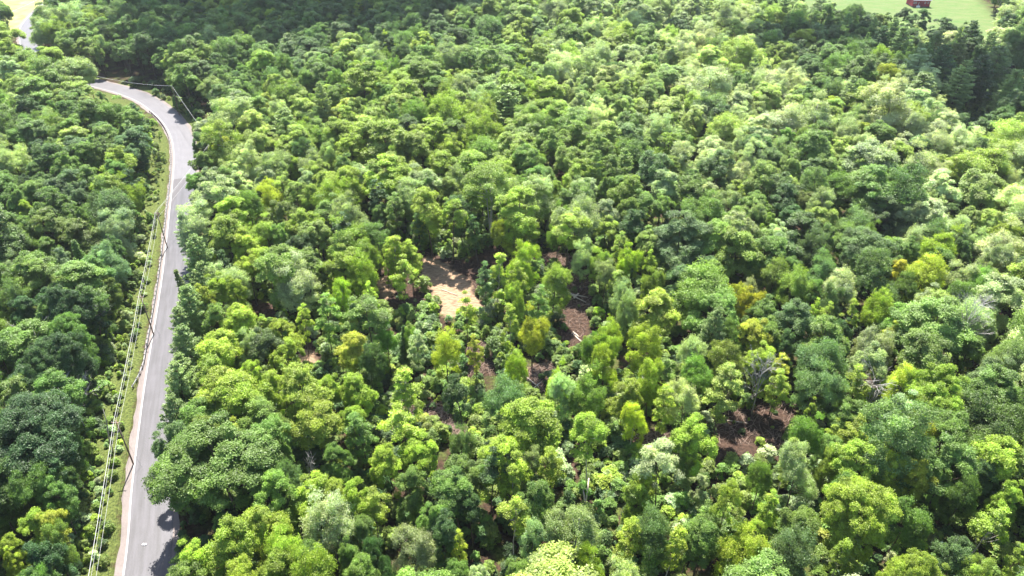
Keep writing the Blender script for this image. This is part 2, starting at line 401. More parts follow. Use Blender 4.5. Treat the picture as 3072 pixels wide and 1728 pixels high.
PROF = {
    'round': lambda t: np.sqrt(np.clip(1-((t-0.42)/0.60)**2, 0.02, 1)),
    'dome': lambda t: np.sqrt(np.clip(1-((t-0.30)/0.72)**2, 0.02, 1)),
    'tall': lambda t: np.clip(np.sin(np.pi*np.clip(t*0.86+0.12, 0, 1))**0.75, 0.12, 1),
    'umbrella': lambda t: np.sqrt(np.clip(1-((t-0.55)/0.50)**2, 0.03, 1)),
    'feather': lambda t: np.sqrt(np.clip(1-((t-0.35)/0.68)**2, 0.02, 1)),
}
def broad(seed, H, R, base, prof, ncl, clr, ntuft, nleaf, leaf, tj, inner=0.5, flat=0.75, upbias=0.75, feather=0.0, trunk_r=0.22, stems=1, lean=0.0, nlimb=12, lobes=0):
    R_ = np.random.default_rng(seed); P = PROF[prof]
    # the crown's own lopsidedness
    ph = R_.uniform(0, 6.28, 4); am = R_.uniform(0.08, 0.2, 4)
    t = R_.beta(1.5, 1.05, ncl); ang = np.arange(ncl)*2.39996+R_.normal(0, 0.35, ncl)
    rad = P(t)*(inner+(1-inner)*np.sqrt(R_.random(ncl)))
    lop = 1+sum(am[k]*np.sin((k+1)*ang+ph[k]) for k in range(4))*0.8
    rr = np.clip((R-clr*0.75)*rad*lop, 0, R*1.12)
    h = H-base-clr*flat*0.9
    C = np.stack([rr*np.cos(ang)+lean*t, rr*np.sin(ang), base+clr*0.3+h*t*R_.uniform(0.93, 1.03, ncl)], 1)
    if lobes:
        # several big boughs, each a rounded mass of its own
        la = np.arange(lobes)*2.4+R_.uniform(0, 6.28)+R_.normal(0, 0.3, lobes); lr = R*R_.uniform(0.28, 0.62, lobes); lr[0] = 0
        lz = base+h*np.clip(R_.uniform(0.25, 0.72, lobes), 0, 1); lz[0] = base+h*0.68
        ls = R*R_.uniform(0.36, 0.58, lobes)
        wl = R_.choice(lobes, ncl, p=ls**2/sum(ls**2)); d3 = R_.normal(size=(ncl, 3)); d3 /= np.linalg.norm(d3, axis=1)[:, None]
        o3 = np.stack([np.cos(la[wl]), np.sin(la[wl]), np.full(ncl, 0.35)], 1)*0.5; d3 = d3+o3; d3 /= np.linalg.norm(d3, axis=1)[:, None]
        d3[:, 2] = np.where(d3[:, 2] < -0.35, -d3[:, 2], d3[:, 2])
        Lc = np.stack([lr[wl]*np.cos(la[wl])+lean, lr[wl]*np.sin(la[wl]), lz[wl]], 1)
        C2 = Lc+d3*(ls[wl]*R_.uniform(0.6, 1.05, ncl))[:, None]*np.array([1, 1, min(1.25, 0.5*h/R)])
        keep_ = R_.random(ncl) < 0.85; C = np.where(keep_[:, None], C2, C)
        C[:, 2] = np.minimum(C[:, 2], H-clr*flat*0.8)
    zc = base+h*0.35
    out = C-np.array([0, 0, zc]); out[:, 2] *= 1.1*(R/(h*0.6)); out /= np.linalg.norm(out, axis=1)[:, None]+1e-9
    cr = clr*R_.uniform(0.5, 1.5, ncl)*(1.1 if ncl > 45 else 1)
    D = R_.normal(size=(ncl, ntuft, 3)); D /= np.linalg.norm(D, axis=2)[..., None]
    D = D+out[:, None, :]*0.75+np.array([0, 0, 0.45]); D /= np.linalg.norm(D, axis=2)[..., None]
    rad_t = R_.uniform(0.7, 1.08, (ncl, ntuft))
    if feather > 0: rad_t = rad_t*(1+feather*R_.random((ncl, ntuft))**2*np.clip(D[..., 2], 0, 1))
    T = C[:, None, :]+D*(cr[:, None]*rad_t)[..., None]*np.array([1, 1, flat])
    if feather > 0: T[..., 2] += feather*0.4*cr[:, None]*R_.random((ncl, ntuft))
    L = T[:, :, None, :]+R_.normal(0, tj, (ncl, ntuft, nleaf, 3))*np.array([1, 1, 0.6])
    N = D[:, :, None, :]*0.75+np.array([0, 0, upbias])+R_.normal(0, 0.62, (ncl, ntuft, nleaf, 3))
    if feather > 0: N = N*np.array([1, 1, 0.55])
    V = leaf_cards(L.reshape(-1, 3), N.reshape(-1, 3), leaf, R_)
    v = np.clip(0.5+0.22*R_.normal(size=(ncl, 1, 1))+0.2*R_.normal(size=(ncl, ntuft, 1))+0.12*R_.normal(size=(ncl, ntuft, nleaf)), 0, 1)
    c = np.clip(R_.normal(0.4, 0.3, (ncl, 1, 1))+R_.normal(0, 0.15, (ncl, ntuft, nleaf))+0*v, 0, 1)
    nl = ncl*ntuft*nleaf
    me = np_mesh("crown", V, np.arange(nl*4).reshape(-1, 4), 4, False, dict(v=np.repeat(v.ravel(), 4), c=np.repeat(c.ravel(), 4)))
    tb = MB(); order = R_.permutation(ncl)[:nlimb]
    fork = base*0.75 if stems == 1 else 0.4
    for s in range(stems):
        az = R_.uniform(0, 6.28)+s*2.1; sp = 0 if stems == 1 else R*0.34
        top = np.array([sp*math.cos(az)+lean*0.7, sp*math.sin(az), H*0.84])
        pts = [np.array([0.12*s*math.cos(az), 0.12*s*math.sin(az), -0.5])]
        for k in range(1, 6):
            f = k/5; pts.append(np.array([top[0]*f**1.3+R_.normal(0, 0.09), top[1]*f**1.3+R_.normal(0, 0.09), top[2]*f]))
        tb.tube(pts, [trunk_r*(1.25 if k == 0 else 1)*(1-0.78*k/5)*(0.85 if stems > 1 else 1) for k in range(6)], 6)
        for j in order[s::stems]:
            e = C[j]; zz = max(fork, min(H*0.75, e[2]-R_.uniform(1.2, 3.2))); f = zz/top[2]
            st = np.array([top[0]*f**1.3, top[1]*f**1.3, zz]); mid = (st+e)/2+np.array([0, 0, -0.25])
            tb.tube([st, mid, e], [trunk_r*0.38, trunk_r*0.26, 0.03], 4)
    return dict(crown=me, trunk=tb.mesh("trunk", True), H=H, R=R)

def conifer(seed, H, R, base, nwh, nbr, plume, narrow=False):
    R_ = np.random.default_rng(seed); Cs, Ns, Vv, Cc = [], [], [], []; tb = MB()
    tb.tube([(0, 0, -0.5), (0.05, 0, H*0.5), (0, 0.05, H*0.99)], [0.27, 0.17, 0.02], 6)
    for w in range(nwh):
        t = (w+R_.uniform(-0.3, 0.3))/nwh; z0 = base+(H-base)*t
        prof = (1-t)**0.8 if narrow else (min(1, 1.25*(1-t)**0.62))*(0.72 if t < 0.12 else 1)
        a0 = R_.uniform(0, 6.28)
        for k in range(nbr):
            if R_.random() < 0.1: continue
            a = a0+6.28*k/nbr+R_.normal(0, 0.2); Lb = max(0.35, R*prof*R_.uniform(0.72, 1.15))
            lift = (0.30 if not narrow else -0.15)*Lb*(0.4+t)
            d = np.array([math.cos(a), math.sin(a), 0]); s = np.array([-math.sin(a), math.cos(a), 0])
            if k % 2 == 0: tb.tube([(0, 0, z0), d*Lb*0.6+np.array([0, 0, z0+lift*0.4])], [0.05, 0.02], 3, False)
            nt_ = int(plume*max(0.35, Lb/R)); f = R_.uniform(0.22, 1.0, nt_)**0.8
            wdt = Lb*0.26*np.sin(np.pi*np.clip(f*0.85+0.1, 0, 1))
            off = R_.uniform(-1, 1, nt_)
            P = d*(Lb*f)[:, None]+s*(wdt*off)[:, None]; P[:, 2] += z0+lift*f**1.6+R_.normal(0, 0.10, nt_)
            vv = R_.normal(0.5, 0.16)
            for j in range(6):
                Cs.append(P+R_.normal(0, 0.16, (nt_, 3))*np.array([1, 1, 0.5]))
                Ns.append(np.array([0, 0, 0.9])+d*0.3+R_.normal(0, 0.5, (nt_, 3)))
                Vv.append(np.clip(vv+R_.normal(0, 0.18, nt_)+0.2*(f-0.5), 0, 1)); Cc.append(np.clip(R_.normal(0.3, 0.25, nt_)+0.4*(f-0.6), 0, 1))
    C = np.concatenate(Cs); N = np.concatenate(Ns); V = leaf_cards(C, N, 0.16, R_, 2.8)
    me = np_mesh("crown", V, np.arange(len(C)*4).reshape(-1, 4), 4, False, dict(v=np.repeat(np.concatenate(Vv), 4), c=np.repeat(np.concatenate(Cc), 4)))
    return dict(crown=me, trunk=tb.mesh("trunk", True), H=H, R=R)

PROTO = {}
PROTO['m'] = [broad(100+i, 17, 4.8, 3.8, 'round', 70, 1.0, 30, 27, 0.165, 0.24, inner=0.45, flat=0.72, lobes=6) for i in range(8)]
PROTO['o'] = [broad(200+i, 19, 7.0, 5.0, 'dome', 150, 1.15, 30, 28, 0.155, 0.24, flat=0.7, lobes=10) for i in range(3)]
PROTO['t'] = [broad(300+i, 17, 2.9, 5.0, 'tall', 34, 0.75, 18, 20, 0.165, 0.22, inner=0.12, flat=0.62, trunk_r=0.15, nlimb=18, lobes=(5 if i % 4 else 0)) for i in range(8)]
PROTO['f'] = [broad(400+i, 17, 4.2, 3.0, 'feather', 66, 0.95, 28, 24, 0.14, 0.27, inner=0.3, flat=0.9, feather=1.0, upbias=0.5, lobes=6) for i in range(8)]
PROTO['v'] = [broad(500+i, 19, 4.2, 8.5, 'umbrella', 40, 1.0, 24, 23, 0.165, 0.25, inner=0.3, flat=0.6, trunk_r=0.2, lobes=5) for i in range(3)]
PROTO['b'] = [broad(600, 21, 5.2, 10.5, 'umbrella', 56, 1.2, 24, 20, 0.17, 0.3, inner=0.35, flat=0.6, feather=0.5, trunk_r=0.24, stems=4, nlimb=18)]
PROTO['h'] = [broad(700+i, 4.2, 2.0, 0.4, 'dome', 24, 0.7, 13, 12, 0.2, 0.17, inner=0.3, flat=0.8, trunk_r=0.06, nlimb=6) for i in range(3)]
PROTO['p'] = [conifer(800+i, 20, 4.6, 4.0, 18, 7, 44) for i in range(4)]
PROTO['s'] = [conifer(850+i, 15, 2.7, 1.0, 22, 7, 24, True) for i in range(2)]
for code, L_ in PROTO.items():
    for q in L_:
        q['crown'].materials.append(M_needle if code in 'ps' else M_leaf)
        q['trunk'].materials.append(M_pale if code == 'b' else M_bark)
        q['pale'] = q['trunk'].copy(); q['pale'].materials.clear(); q['pale'].materials.append(M_pale)
HT = dict(m=(17, 0.0), o=(19, 0), t=(16.5, 0), f=(16.5, 0), v=(19, 0), b=(21, 0), h=(3.5, 0), p=(20, 0), s=(14, 0))
TINT = dict(L=(0.255, 0.335, 0.050), Y=(0.34, 0.385, 0.056), G=(0.150, 0.240, 0.060), D=(0.078, 0.140, 0.050), B=(0.135, 0.205, 0.088),
            S=(0.315, 0.375, 0.230), O=(0.185, 0.255, 0.062), A=(0.39, 0.385, 0.06), P=(0.205, 0.280, 0.105), W=(0.42, 0.46, 0.33))  # W and part of S: sheen of backlit leaves held in the tint

# ------------------------------------------------------------------ clouds overhead: their shade lies over parts of the forest
m, n, l = new_mat("thin_cloud")
out = n.new("ShaderNodeOutputMaterial"); df = n.new("ShaderNodeBsdfDiffuse"); df.inputs[0].default_value = (0.9, 0.9, 0.92, 1)
tb_ = n.new("ShaderNodeBsdfTranslucent"); tb_.inputs[0].default_value = (0.9, 0.9, 0.92, 1); tpn = n.new("ShaderNodeBsdfTransparent")
x1 = n.new("ShaderNodeMixShader"); x1.inputs[0].default_value = 0.5; l.new(df.outputs[0], x1.inputs[1]); l.new(tb_.outputs[0], x1.inputs[2])
x2 = n.new("ShaderNodeMixShader"); x2.inputs[0].default_value = 0.085; l.new(tpn.outputs[0], x2.inputs[1]); l.new(x1.outputs[0], x2.inputs[2]); l.new(x2.outputs[0], out.inputs[0])
M_cloud = m
def cloud(gx_, gy_, rx, ry, rot, seed, label, alt=380.0, nb=16):
    R_ = np.random.default_rng(seed); off = S/S[2]*alt; V, F = [], []; nu, nv = 20, 12
    for b in range(nb):
        a = R_.uniform(0, 6.28); q = math.sqrt(R_.random())*0.72; u, w = q*math.cos(a)*rx, q*math.sin(a)*ry
        cxx = gx_+u*math.cos(rot)-w*math.sin(rot); cyy = gy_+u*math.sin(rot)+w*math.cos(rot); br = min(rx, ry)*R_.uniform(0.3, 0.62)
        base = len(V); ph = R_.uniform(0, 6.28, 6)
        for j in range(nv+1):
            th = math.pi*j/nv
            for i2 in range(nu):
                p_ = 2*math.pi*i2/nu; k = 1+0.16*math.sin(3*p_+ph[0]+2*th)+0.10*math.sin(5*p_+ph[1])*math.sin(4*th+ph[2])+0.07*math.sin(9*p_+ph[3])
                V.append((cxx+br*k*math.sin(th)*math.cos(p_), cyy+br*k*math.sin(th)*math.sin(p_), br*0.42*k*math.cos(th)+R_.normal(0, 0.1)))
        for j in range(nv):
            for i2 in range(nu): F.append((base+j*nu+i2, base+(j+1)*nu+i2, base+(j+1)*nu+(i2+1) % nu, base+j*nu+(i2+1) % nu))
    V = np.array(V); V[:, 0] += off[0]; V[:, 1] += off[1]; V[:, 2] += alt
    o = link("cloud", np_mesh("cloud", V, F, 4, True), mat=M_cloud); tag(o, label, kind='structure'); return o
cloud(-108, 392, 100, 78, 0.1, 1, "high thin cloud shading the far left part of the forest", nb=24)
cloud(-150, 312, 60, 26, -0.35, 2, "cloud streak shading the wood behind the road bend")
cloud(110, 322, 80, 30, -0.15, 3, "cloud streak shading the trees in front of the meadow")
cloud(190, 268, 48, 46, 0, 4, "cloud shading the pines at the far right")

# ------------------------------------------------------------------ where the trees stand
HERO = """14 367 48 Dm;81 370 48 Gm;13 385 46 Om;40 388 43 Om;33 398 75 Do;22 420 87 Do;87 401 14 Oh;81 430 27 Gf;26 470 38 Gf;42 479 29 Gm;64 466 29 Gm;66 478 29 Gm;48 508 33 Am;78 506 22 At;22 515 32 Lm;6 533 23 Lm;9 546 17 Yt;59 523 29 Of;43 540 36 Dm;26 565 36 Gm;52 567 26 Gf;12 468 25 Bm;4 448 23 Dm;94 459 25 Dt;75 546 26 Dm;172 367 35 Pp;168 394 32 Pp;172 422 36 Bm;214 370 55 Lm;192 396 38 Gm;231 384 51 Lm;267 375 29 Lm;303 372 51 Lm;315 401 52 Lm;202 419 35 Om;235 417 22 Yt;214 435 108 Go;267 422 43 Gm;279 461 29 Bf;328 445 29 Gm;308 479 43 Lm;335 482 36 Lm;326 502 48 Sf;263 507 43 Lm;228 523 51 Lm;192 546 36 Lm;280 537 40 Lf;274 556 43 Lm;181 567 43 Gm;238 565 36 Lm;306 540 35 Gm;357 375 33 Lm;405 375 35 Lt;398 400 40 Lt;463 377 33 Dv;502 380 43 Bf;437 414 26 Lt;460 429 25 Bf;535 394 58 Lm;350 410 29 Lm;360 416 29 Gt;389 445 33 Lm;424 439 35 Lm;457 453 38 Gm;489 453 32 Dt;500 436 48 Lm;528 448 26 Sf;551 445 27 Lt;512 468 22 Lt;408 476 32 Gm;457 472 46 Gm;350 482 35 Lm;369 487 29 Lt;512 498 33 Lt;533 489 36 Gm;431 508 29 Gm;440 520 35 Dm;409 527 40 Sf;373 539 26 Df;351 541 26 Gm;461 534 17 Yt;442 557 13 Yh;460 562 29 Gm;481 566 23 Sm;533 530 29 Sf;575 508 51 Sf;564 371 27 Sf;593 411 36 Lv;590 372 33 Gf;624 375 35 Lm;666 390 25 Lt;635 401 25 Yf;632 449 17 Sh;668 443 43 Sv;652 466 22 Lm;643 481 29 Lm;611 471 23 Lh;585 456 20 Oh;658 505 40 Bf;630 523 29 Lt;624 562 36 Sf;674 526 26 Lt;558 559 32 Gm;596 547 29 Lf;471 494 29 Dm;522 560 32 Gm;359 514 29 Gm;691 378 32 Sf;691 417 40 Lm;736 435 43 Lm;755 422 17 Lt;727 367 38 Ot;764 385 38 Lf;784 368 23 Lt;827 367 42 Bf;808 414 36 Gf;817 398 14 Lt;865 368 27 Lt;901 370 36 Yf;951 374 62 Lo;1002 375 51 Gm;921 400 40 Sm;862 420 30 Lt;839 422 17 Lt;922 420 35 Af;957 417 48 Gm;959 448 52 Gm;1009 433 49 Lm;693 443 19 Bf;766 459 26 Gf;804 453 38 Sf;831 450 22 Of;868 453 46 Lm;899 461 29 Lf;849 471 32 Gm;862 487 69 Lo;925 459 32 Ym;912 497 36 Gf;954 504 40 Dm;999 500 35 Lt;769 492 22 Lt;807 508 38 Om;730 485 27 Lv;704 497 25 Gt;707 517 40 Gm;751 523 26 Lm;798 534 46 Bf;748 539 43 Lf;690 530 26 Gm;908 552 49 Lo;843 540 27 Lt;941 572 20 Bm;1021 549 19 Lt;966 537 38 Dm;993 461 29 Dm;892 530 22 Dh;878 497 22 Dm;265 170 28 Sm;266 183 25 Yf;323 170 30 Lm;295 182 28 Om;280 201 30 Om;314 215 28 Lm;340 216 25 Dt;266 213 18 Bs;281 221 22 Gm;264 245 28 Lm;291 234 28 Dm;296 257 43 Sf;353 257 31 Lf;367 240 21 Of;340 279 25 Lf;367 284 16 Lt;368 296 43 Gv;322 299 28 Gt;299 305 18 Lt;281 317 31 Lm;268 329 33 Bm;346 332 37 Ym;281 345 30 Lm;392 239 22 Lt;410 242 22 Lt;400 255 25 Lt;431 170 24 Gt;394 194 22 Gt;379 182 22 Dt;404 179 18 Gt;451 198 28 Lv;490 173 49 Ob;469 186 21 Gt;508 195 22 Lf;533 183 30 Ov;562 189 19 Gt;569 209 39 Lv;502 221 22 Lf;523 246 30 Lf;472 261 22 Lf;484 266 21 Dt;496 257 24 Lt;517 264 22 Lt;554 263 31 Of;536 287 22 Gt;586 239 24 Sf;422 278 18 Oh;446 296 18 Lt;466 294 21 Lt;424 305 18 Oh;400 324 16 Ds;413 323 16 Gf;445 333 30 Yf;475 333 18 Yt;511 311 22 Lt;533 314 28 Yf;511 353 24 Lf;569 329 28 Bf;586 317 21 Sf;559 366 21 Lf;305 326 13 Sh;593 333 22 Gf;496 341 27 Gh;385 324 22 Gf;365 347 28 Df;323 372 28 Lm;347 375 28 Lm;308 170 22 Sm;452 176 24 Om;511 176 25 Sm;541 170 30 Gm;583 176 28 Sm;476 215 16 Dt;418 216 16 Dt;439 216 16 Gt;361 216 22 Sf;630 248 23 Lf;652 251 15 Lt;633 213 31 Dm;685 216 61 Bo;743 210 38 So;726 221 23 Lm;740 230 48 Om;780 223 25 Sm;778 258 28 Of;796 271 30 Of;708 253 31 Dm;680 266 31 Bm;655 268 20 Of;659 294 46 Lm;712 293 41 Gm;735 283 20 Yf;751 279 18 Sf;755 289 22 Af;758 316 33 Ym;771 319 30 Gm;765 298 31 Gm;799 304 41 Bm;819 298 13 Lt;828 302 17 Lt;846 268 33 Sf;814 279 20 Gm;813 231 30 Bf;871 230 53 Bo;824 253 33 Bf;846 172 33 Gf;814 190 25 Om;756 190 31 Gm;740 185 13 Lt;784 188 33 Dm;824 205 33 Om;798 206 28 Dm;887 200 31 Bm;912 203 25 Sf;948 228 35 Lf;930 251 38 Yf;905 259 20 Am;939 220 20 Of;987 223 20 Sf;1003 246 30 Sf;1011 221 25 Lm;1016 182 25 Ym;968 263 28 Sf;939 289 31 Sm;912 273 25 Gf;879 291 27 Lf;859 304 17 Lt;904 307 31 Gm;891 321 18 Yt;930 329 53 Gm;963 298 13 Bt;828 339 45 Bf;879 331 31 Sf;912 344 18 Lt;1011 339 31 Gm;977 337 31 Gm;995 360 40 Bm;784 359 22 Yt;763 344 33 Lm;735 346 35 Of;703 357 33 Gf;695 334 28 Sf;645 327 36 Lf;617 319 23 Lf;607 332 27 Lf;607 351 28 Lf;654 362 31 Lf;606 259 20 Sf;625 279 25 Sf;607 200 25 Sm;622 177 27 Gm;664 173 33 Sm;690 175 36 Gm;713 185 25 Sm;667 196 22 Gm;889 233 20 Om;912 240 25 Gm;970 283 30 Gf;992 273 27 Gf;786 332 22 Dm;842 316 22 Dm;723 332 22 Dt;42 210 33 Ov;75 219 37 Om;109 170 34 Lm;49 179 33 Bm;99 189 36 Bf;9 176 25 Gm;133 176 25 Lf;148 170 22 Dm;148 194 15 Gt;111 210 30 Sf;132 218 24 Sf;75 240 22 Gs;132 233 22 Gm;108 242 27 Sf;90 257 37 Gm;39 264 40 Om;9 254 27 Sf;118 275 16 Om;94 285 37 Gm;51 285 49 Do;15 294 30 Dm;48 303 34 Gm;103 309 37 Go;6 326 15 Gm;55 336 49 Do;22 353 45 Do;18 215 22 Gm;27 173 21 Dm;72 173 30 Bm;9 216 19 Dm;60 251 19 Sm;105 341 25 Dt;114 299 18 Dt;193 204 34 Sf;202 182 28 Sm;178 212 22 Sp;195 233 33 Pp;234 201 36 Lm;241 234 30 Lm;208 255 15 Yh;195 263 27 Pp;179 270 19 Ps;181 287 33 Pp;244 251 27 Lm;214 276 27 Lm;234 278 22 Lm;237 302 33 Lm;216 302 30 Gm;180 324 33 Pp;214 327 43 Lm;174 356 33 Pp;246 336 22 Sf;243 359 27 Lm;222 216 24 Lf;234 170 25 Sm;187 171 16 Sm;225 251 16 Dt;222 170 22 Gm;177 309 25 Pp;142 145 32 Lm;47 138 16 Om;64 57 40 Go;49 70 32 Gm;8 58 24 Sm;93 101 27 Om;127 109 27 Om;138 103 17 Dp;146 119 19 Pp;152 133 16 Dp;93 122 29 Gm;72 115 17 Om;27 97 27 Dm;87 82 23 Om;109 159 27 Gm;133 126 27 Bm;119 139 23 Bm;69 136 33 Bm;182 65 27 Gm;152 64 21 Gm;207 74 27 Gm;219 82 24 Bm;239 77 23 Gm;203 123 24 Sm;219 122 17 Ym;215 134 25 Ym;200 135 17 Bm;199 150 23 Gm;207 166 23 Sm;196 172 21 Gm;57 156 24 Gm;32 140 24 Dm;11 127 27 Gm;239 93 27 Sm;119 62 17 Dm;101 53 21 Bm;133 74 16 Dm;119 93 8 Gt;924 51 33 Sp;892 63 23 Yf;886 45 25 Lf;629 111 33 Gm;683 133 27 Om;712 133 20 Gm;723 103 28 Dm;746 71 25 Gm;801 28 28 Lm;763 46 20 Lm;624 35 27 Om;836 96 22 Lm;834 109 23 Om;866 121 20 Ym;975 84 28 Sm;988 96 20 Gm;1015 91 28 Bm;902 136 33 Sm;953 154 30 Lm;871 141 50 Sm;773 147 27 Bm;756 131 33 Dm;784 129 20 Gm;920 89 33 Sm;939 99 22 Sm;862 80 27 Gm;1001 45 36 Pp;983 55 33 Dp;965 63 30 Pp;948 45 28 Dp;1018 70 27 Pp;948 17 25 Dm;978 22 23 Dp;920 10 20 Dm;907 7 17 Dm;1011 13 20 Dm;998 33 22 Pp;962 38 22 Pp;937 50 25 Dp;887 27 22 Dp;909 28 25 Pp;869 20 23 Dm;963 80 22 Dp"""
def jit(c, s=0.16):
    b = rng.normal(1, s*0.8); return tuple(float(max(0.01, k*b*rng.normal(1, s*0.22))) for k in c)
trees = []        # dict(x,y,H,R,code,col,tint,rot,proto,px,py)
def add_tree(x, y, H, R, code, col, hero=False):
    px, py, d = proj(x, y, H*0.8)
    trees.append(dict(x=float(x), y=float(y), H=float(H), R=float(R), code=code, col=col, tint=jit(TINT[col]), rot=float(rng.uniform(0, 6.28)),
                      k=int(rng.integers(len(PROTO[code]))), px=px, py=py, d=d, hero=hero, show=R/d))
HERO += ";392 239 25 Lm;409 246 22 Lm;384 252 13 Lt"
for e in HERO.split(';'):
    a, b, w, c = e.split(); a, b, w = float(a), float(b), float(w)
    col, code = c[0], c[1]
    H = HT[code][0]
    for it in range(3):
        P = at(a, b, H*0.97); _, _, d = proj(P[0], P[1], H*0.75)
        R = w/2*d/FOC
        if code in 'm': H = min(21, max(9, 9.5+1.75*R))
        elif code in 'f': H = min(20, max(8, 9.5+1.9*R))
        elif code == 't': H = min(19, max(8, 9+2.6*R))
        elif code == 'h': H = min(6, 1.7*R)
        elif code in 'ps': H = min(22, max(8, 7+3.0*R))
    if code == 'p': R *= 1.12
    r, _ = road_off(P[0], P[1]); r = float(r[0])
    if -7.5 < r < 3.2+0.25*R and P[1] < 300:
        if r > -2: P[0] += (3.2+0.35*R-r)
        else: P[0] -= (7.5+r)
    lim = -(9.0+0.85*R)
    if lim < r < -7.4 and P[1] < 235:
        i_ = int(road_off(P[0], P[1])[1][0]); P[:2] += RN[i_]*(lim-r)
    if P[1] < 235 and -7.5 < r < -2: 
        i_ = int(road_off(P[0], P[1])[1][0]); P[:2] += RN[i_]*(lim-float(road_off(P[0], P[1])[0][0]))
    add_tree(P[0], P[1], H, R, code, col, True)

CLEAR_PX = [K((640,1500),(308,1449),(352,1200),(380,960),(400,780),(425,600),(433,440),(432,370),(400,300),(350,250),(235,217),(215,203),(300,205),(380,240),(450,265),(485,300),(494,360),(490,400),(478,440),(470,520),(445,600),(430,700),(425,820),(400,1000),(398,1150),(400,1449)),
            K((225,1449),(300,1449),(330,1200),(370,960),(390,800),(415,620),(432,520),(430,440),(415,350),(405,380),(415,440),(425,500),(420,520),(398,560),(385,650),(360,740),(345,820),(320,950),(295,1080),(260,1250)),
            K((200,193),(335,203),(335,252),(205,222)), K((30,-20),(105,-20),(98,15),(75,60),(55,92),(35,70),(32,30)), FIELD_PX,
            K((1070,645),(1190,650),(1160,730),(1190,760),(1080,745)), K((935,690),(985,690),(990,760),(955,760)), K((1075,618),(1200,612),(1200,640),(1100,645)),
            K((1415,720),(1480,700),(1470,790),(1410,790)), K((1420,790),(1460,800),(1460,860),(1430,850)), K((1310,950),(1385,925),(1375,985),(1330,1000)),
            K((1800,1030),(1860,1045),(1960,1060),(1970,1120),(1810,1100)), K((735,880),(790,870),(795,915),(750,930)), K((1050,1030),(1125,1030),(1130,1070),(1055,1055)),
            K((1455,1240),(1490,1240),(1490,1280),(1455,1280)), K((2335,1335),(2360,1335),(2360,1380),(2335,1380)), K((375,195),(440,235),(500,310),(470,300),(430,260)),
            K((2370,225),(2460,232),(2525,255),(2525,300),(2450,270),(2380,250)), K((75,155),(100,160),(98,175),(78,175))]
CLEAR_PX += [SOIL_PX[i_] for i_ in (1, 2, 3, 4, 5, 6, 8, 9, 10, 11, 13, 14, 15)]
THIN_PX = K((900,600),(1020,520),(1500,560),(1700,640),(1760,800),(1830,950),(2060,1080),(2150,1200),(2330,1340),(2360,1449),(1480,1449),(1420,1250),(1150,1130),(950,1050),(700,960),(620,850),(700,760),(850,700))
def samples_hit(x, y, H, R, polys=None):
    """does this crown cover ground that the photograph shows?"""
    pts = [(x, y, H), (x, y, H*0.6), (x-R*0.8, y, H*0.7), (x+R*0.8, y, H*0.7), (x, y-R*0.8, H*0.65), (x, y, H*0.3)]
    for q in pts:
        a, b, _ = proj(*q)
        for P in (polys or CLEAR_PX):
            if bool(inpoly(a, b, P)): return True
    return False
trees = [t for t in trees if not (t['py'] < 190 and t['px'] < 240 and samples_hit(t['x'], t['y'], t['H'], t['R']*0.8, CLEAR_PX[:1]+CLEAR_PX[2:3]))]
trees = [t for t in trees if not (t['code'] in 'tfhm' and t['R'] < 4.3 and not (376 < t['px'] < 424 and 240 < t['py'] < 275) and samples_hit(t['x'], t['y'], t['H'], t['R']*0.65, CLEAR_PX[5:17]))]
trees = [t for t in trees if not (930 < t['px'] < 1012 and 85 < t['py'] < 150 and samples_hit(t['x'], t['y'], t['H'], t['R']*0.6, [K((2370,225),(2460,232),(2525,255),(2525,300),(2450,270),(2380,250))]))]
for t in trees:
    if t['code'] in 'tf' and bool(inpoly(t['px'], t['py'], THIN_PX)): t['R'] *= 0.95; t['tint'] = (t['tint'][0]*1.12, t['tint'][1]*1.12, t['tint'][2])
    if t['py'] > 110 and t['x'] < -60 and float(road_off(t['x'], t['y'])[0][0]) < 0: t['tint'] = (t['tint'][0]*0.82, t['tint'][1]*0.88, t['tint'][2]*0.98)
hx = np.array([t['x'] for t in trees]); hy = np.array([t['y'] for t in trees]); hr = np.array([t['R'] for t in trees])
ANCH = [(60,60,'SLGO'),(150,30,'GGDB'),(300,40,'GDDB'),(450,15,'GDBD'),(250,90,'GGDB'),(400,90,'OGLG'),(500,60,'LSGG'),(600,50,'SLWG'),(700,60,'SWLW'),(780,110,'WSLW'),(620,90,'WSLG'),
        (850,60,'DDGP'),(980,100,'DPDB'),(900,120,'SWLG'),(700,120,'SWLW'),(550,120,'LLSG'),(420,150,'LLOL'),(350,130,'GLSO'),(250,140,'LWSL'),(230,180,'LSLY'),
        (300,180,'LSGL'),(100,120,'GDGO'),(60,180,'DGBG'),(60,250,'GGBO'),(600,180,'OGLG'),(800,160,'GOSB'),(950,160,'SWWL'),(700,200,'GBSD'),(850,220,'DBGO'),
        (1000,200,'SWOL'),(60,400,'DGBD'),(60,520,'DGOD'),(300,400,'LGLG'),(300,520,'GLLG'),(500,500,'GLGD'),(700,500,'LSGB'),(900,500,'LGGD'),(950,350,'GBSL'),
        (750,300,'GDBO'),(550,350,'LGLS'),(400,260,'LGDO')]  # darker upper-left codes put cloud shade into colour; W puts in leaf sheen
placed = [(t['x'], t['y'], t['R']) for t in trees]
GRID = {}
def gput(x, y, R): GRID.setdefault((int(x//12), int(y//12)), []).append((x, y, R))
def gfree(x, y, R, f):
    for i in range(-1, 2):
        for j in range(-1, 2):
            for q in GRID.get((int(x//12)+i, int(y//12)+j), ()):
                if (q[0]-x)**2+(q[1]-y)**2 < (f*(R+q[2]))**2: return False
    return True
for q in placed: gput(*q)
CAND = []
yy = 30.0
while yy < 540:
    half = 0.78*(yy*CP+80*SP)+22
    xx = -half
    while xx < half:
        CAND.append((xx+rng.uniform(-2.2, 2.2), yy+rng.uniform(-2.2, 2.2))); xx += 4.6
    yy += 4.4
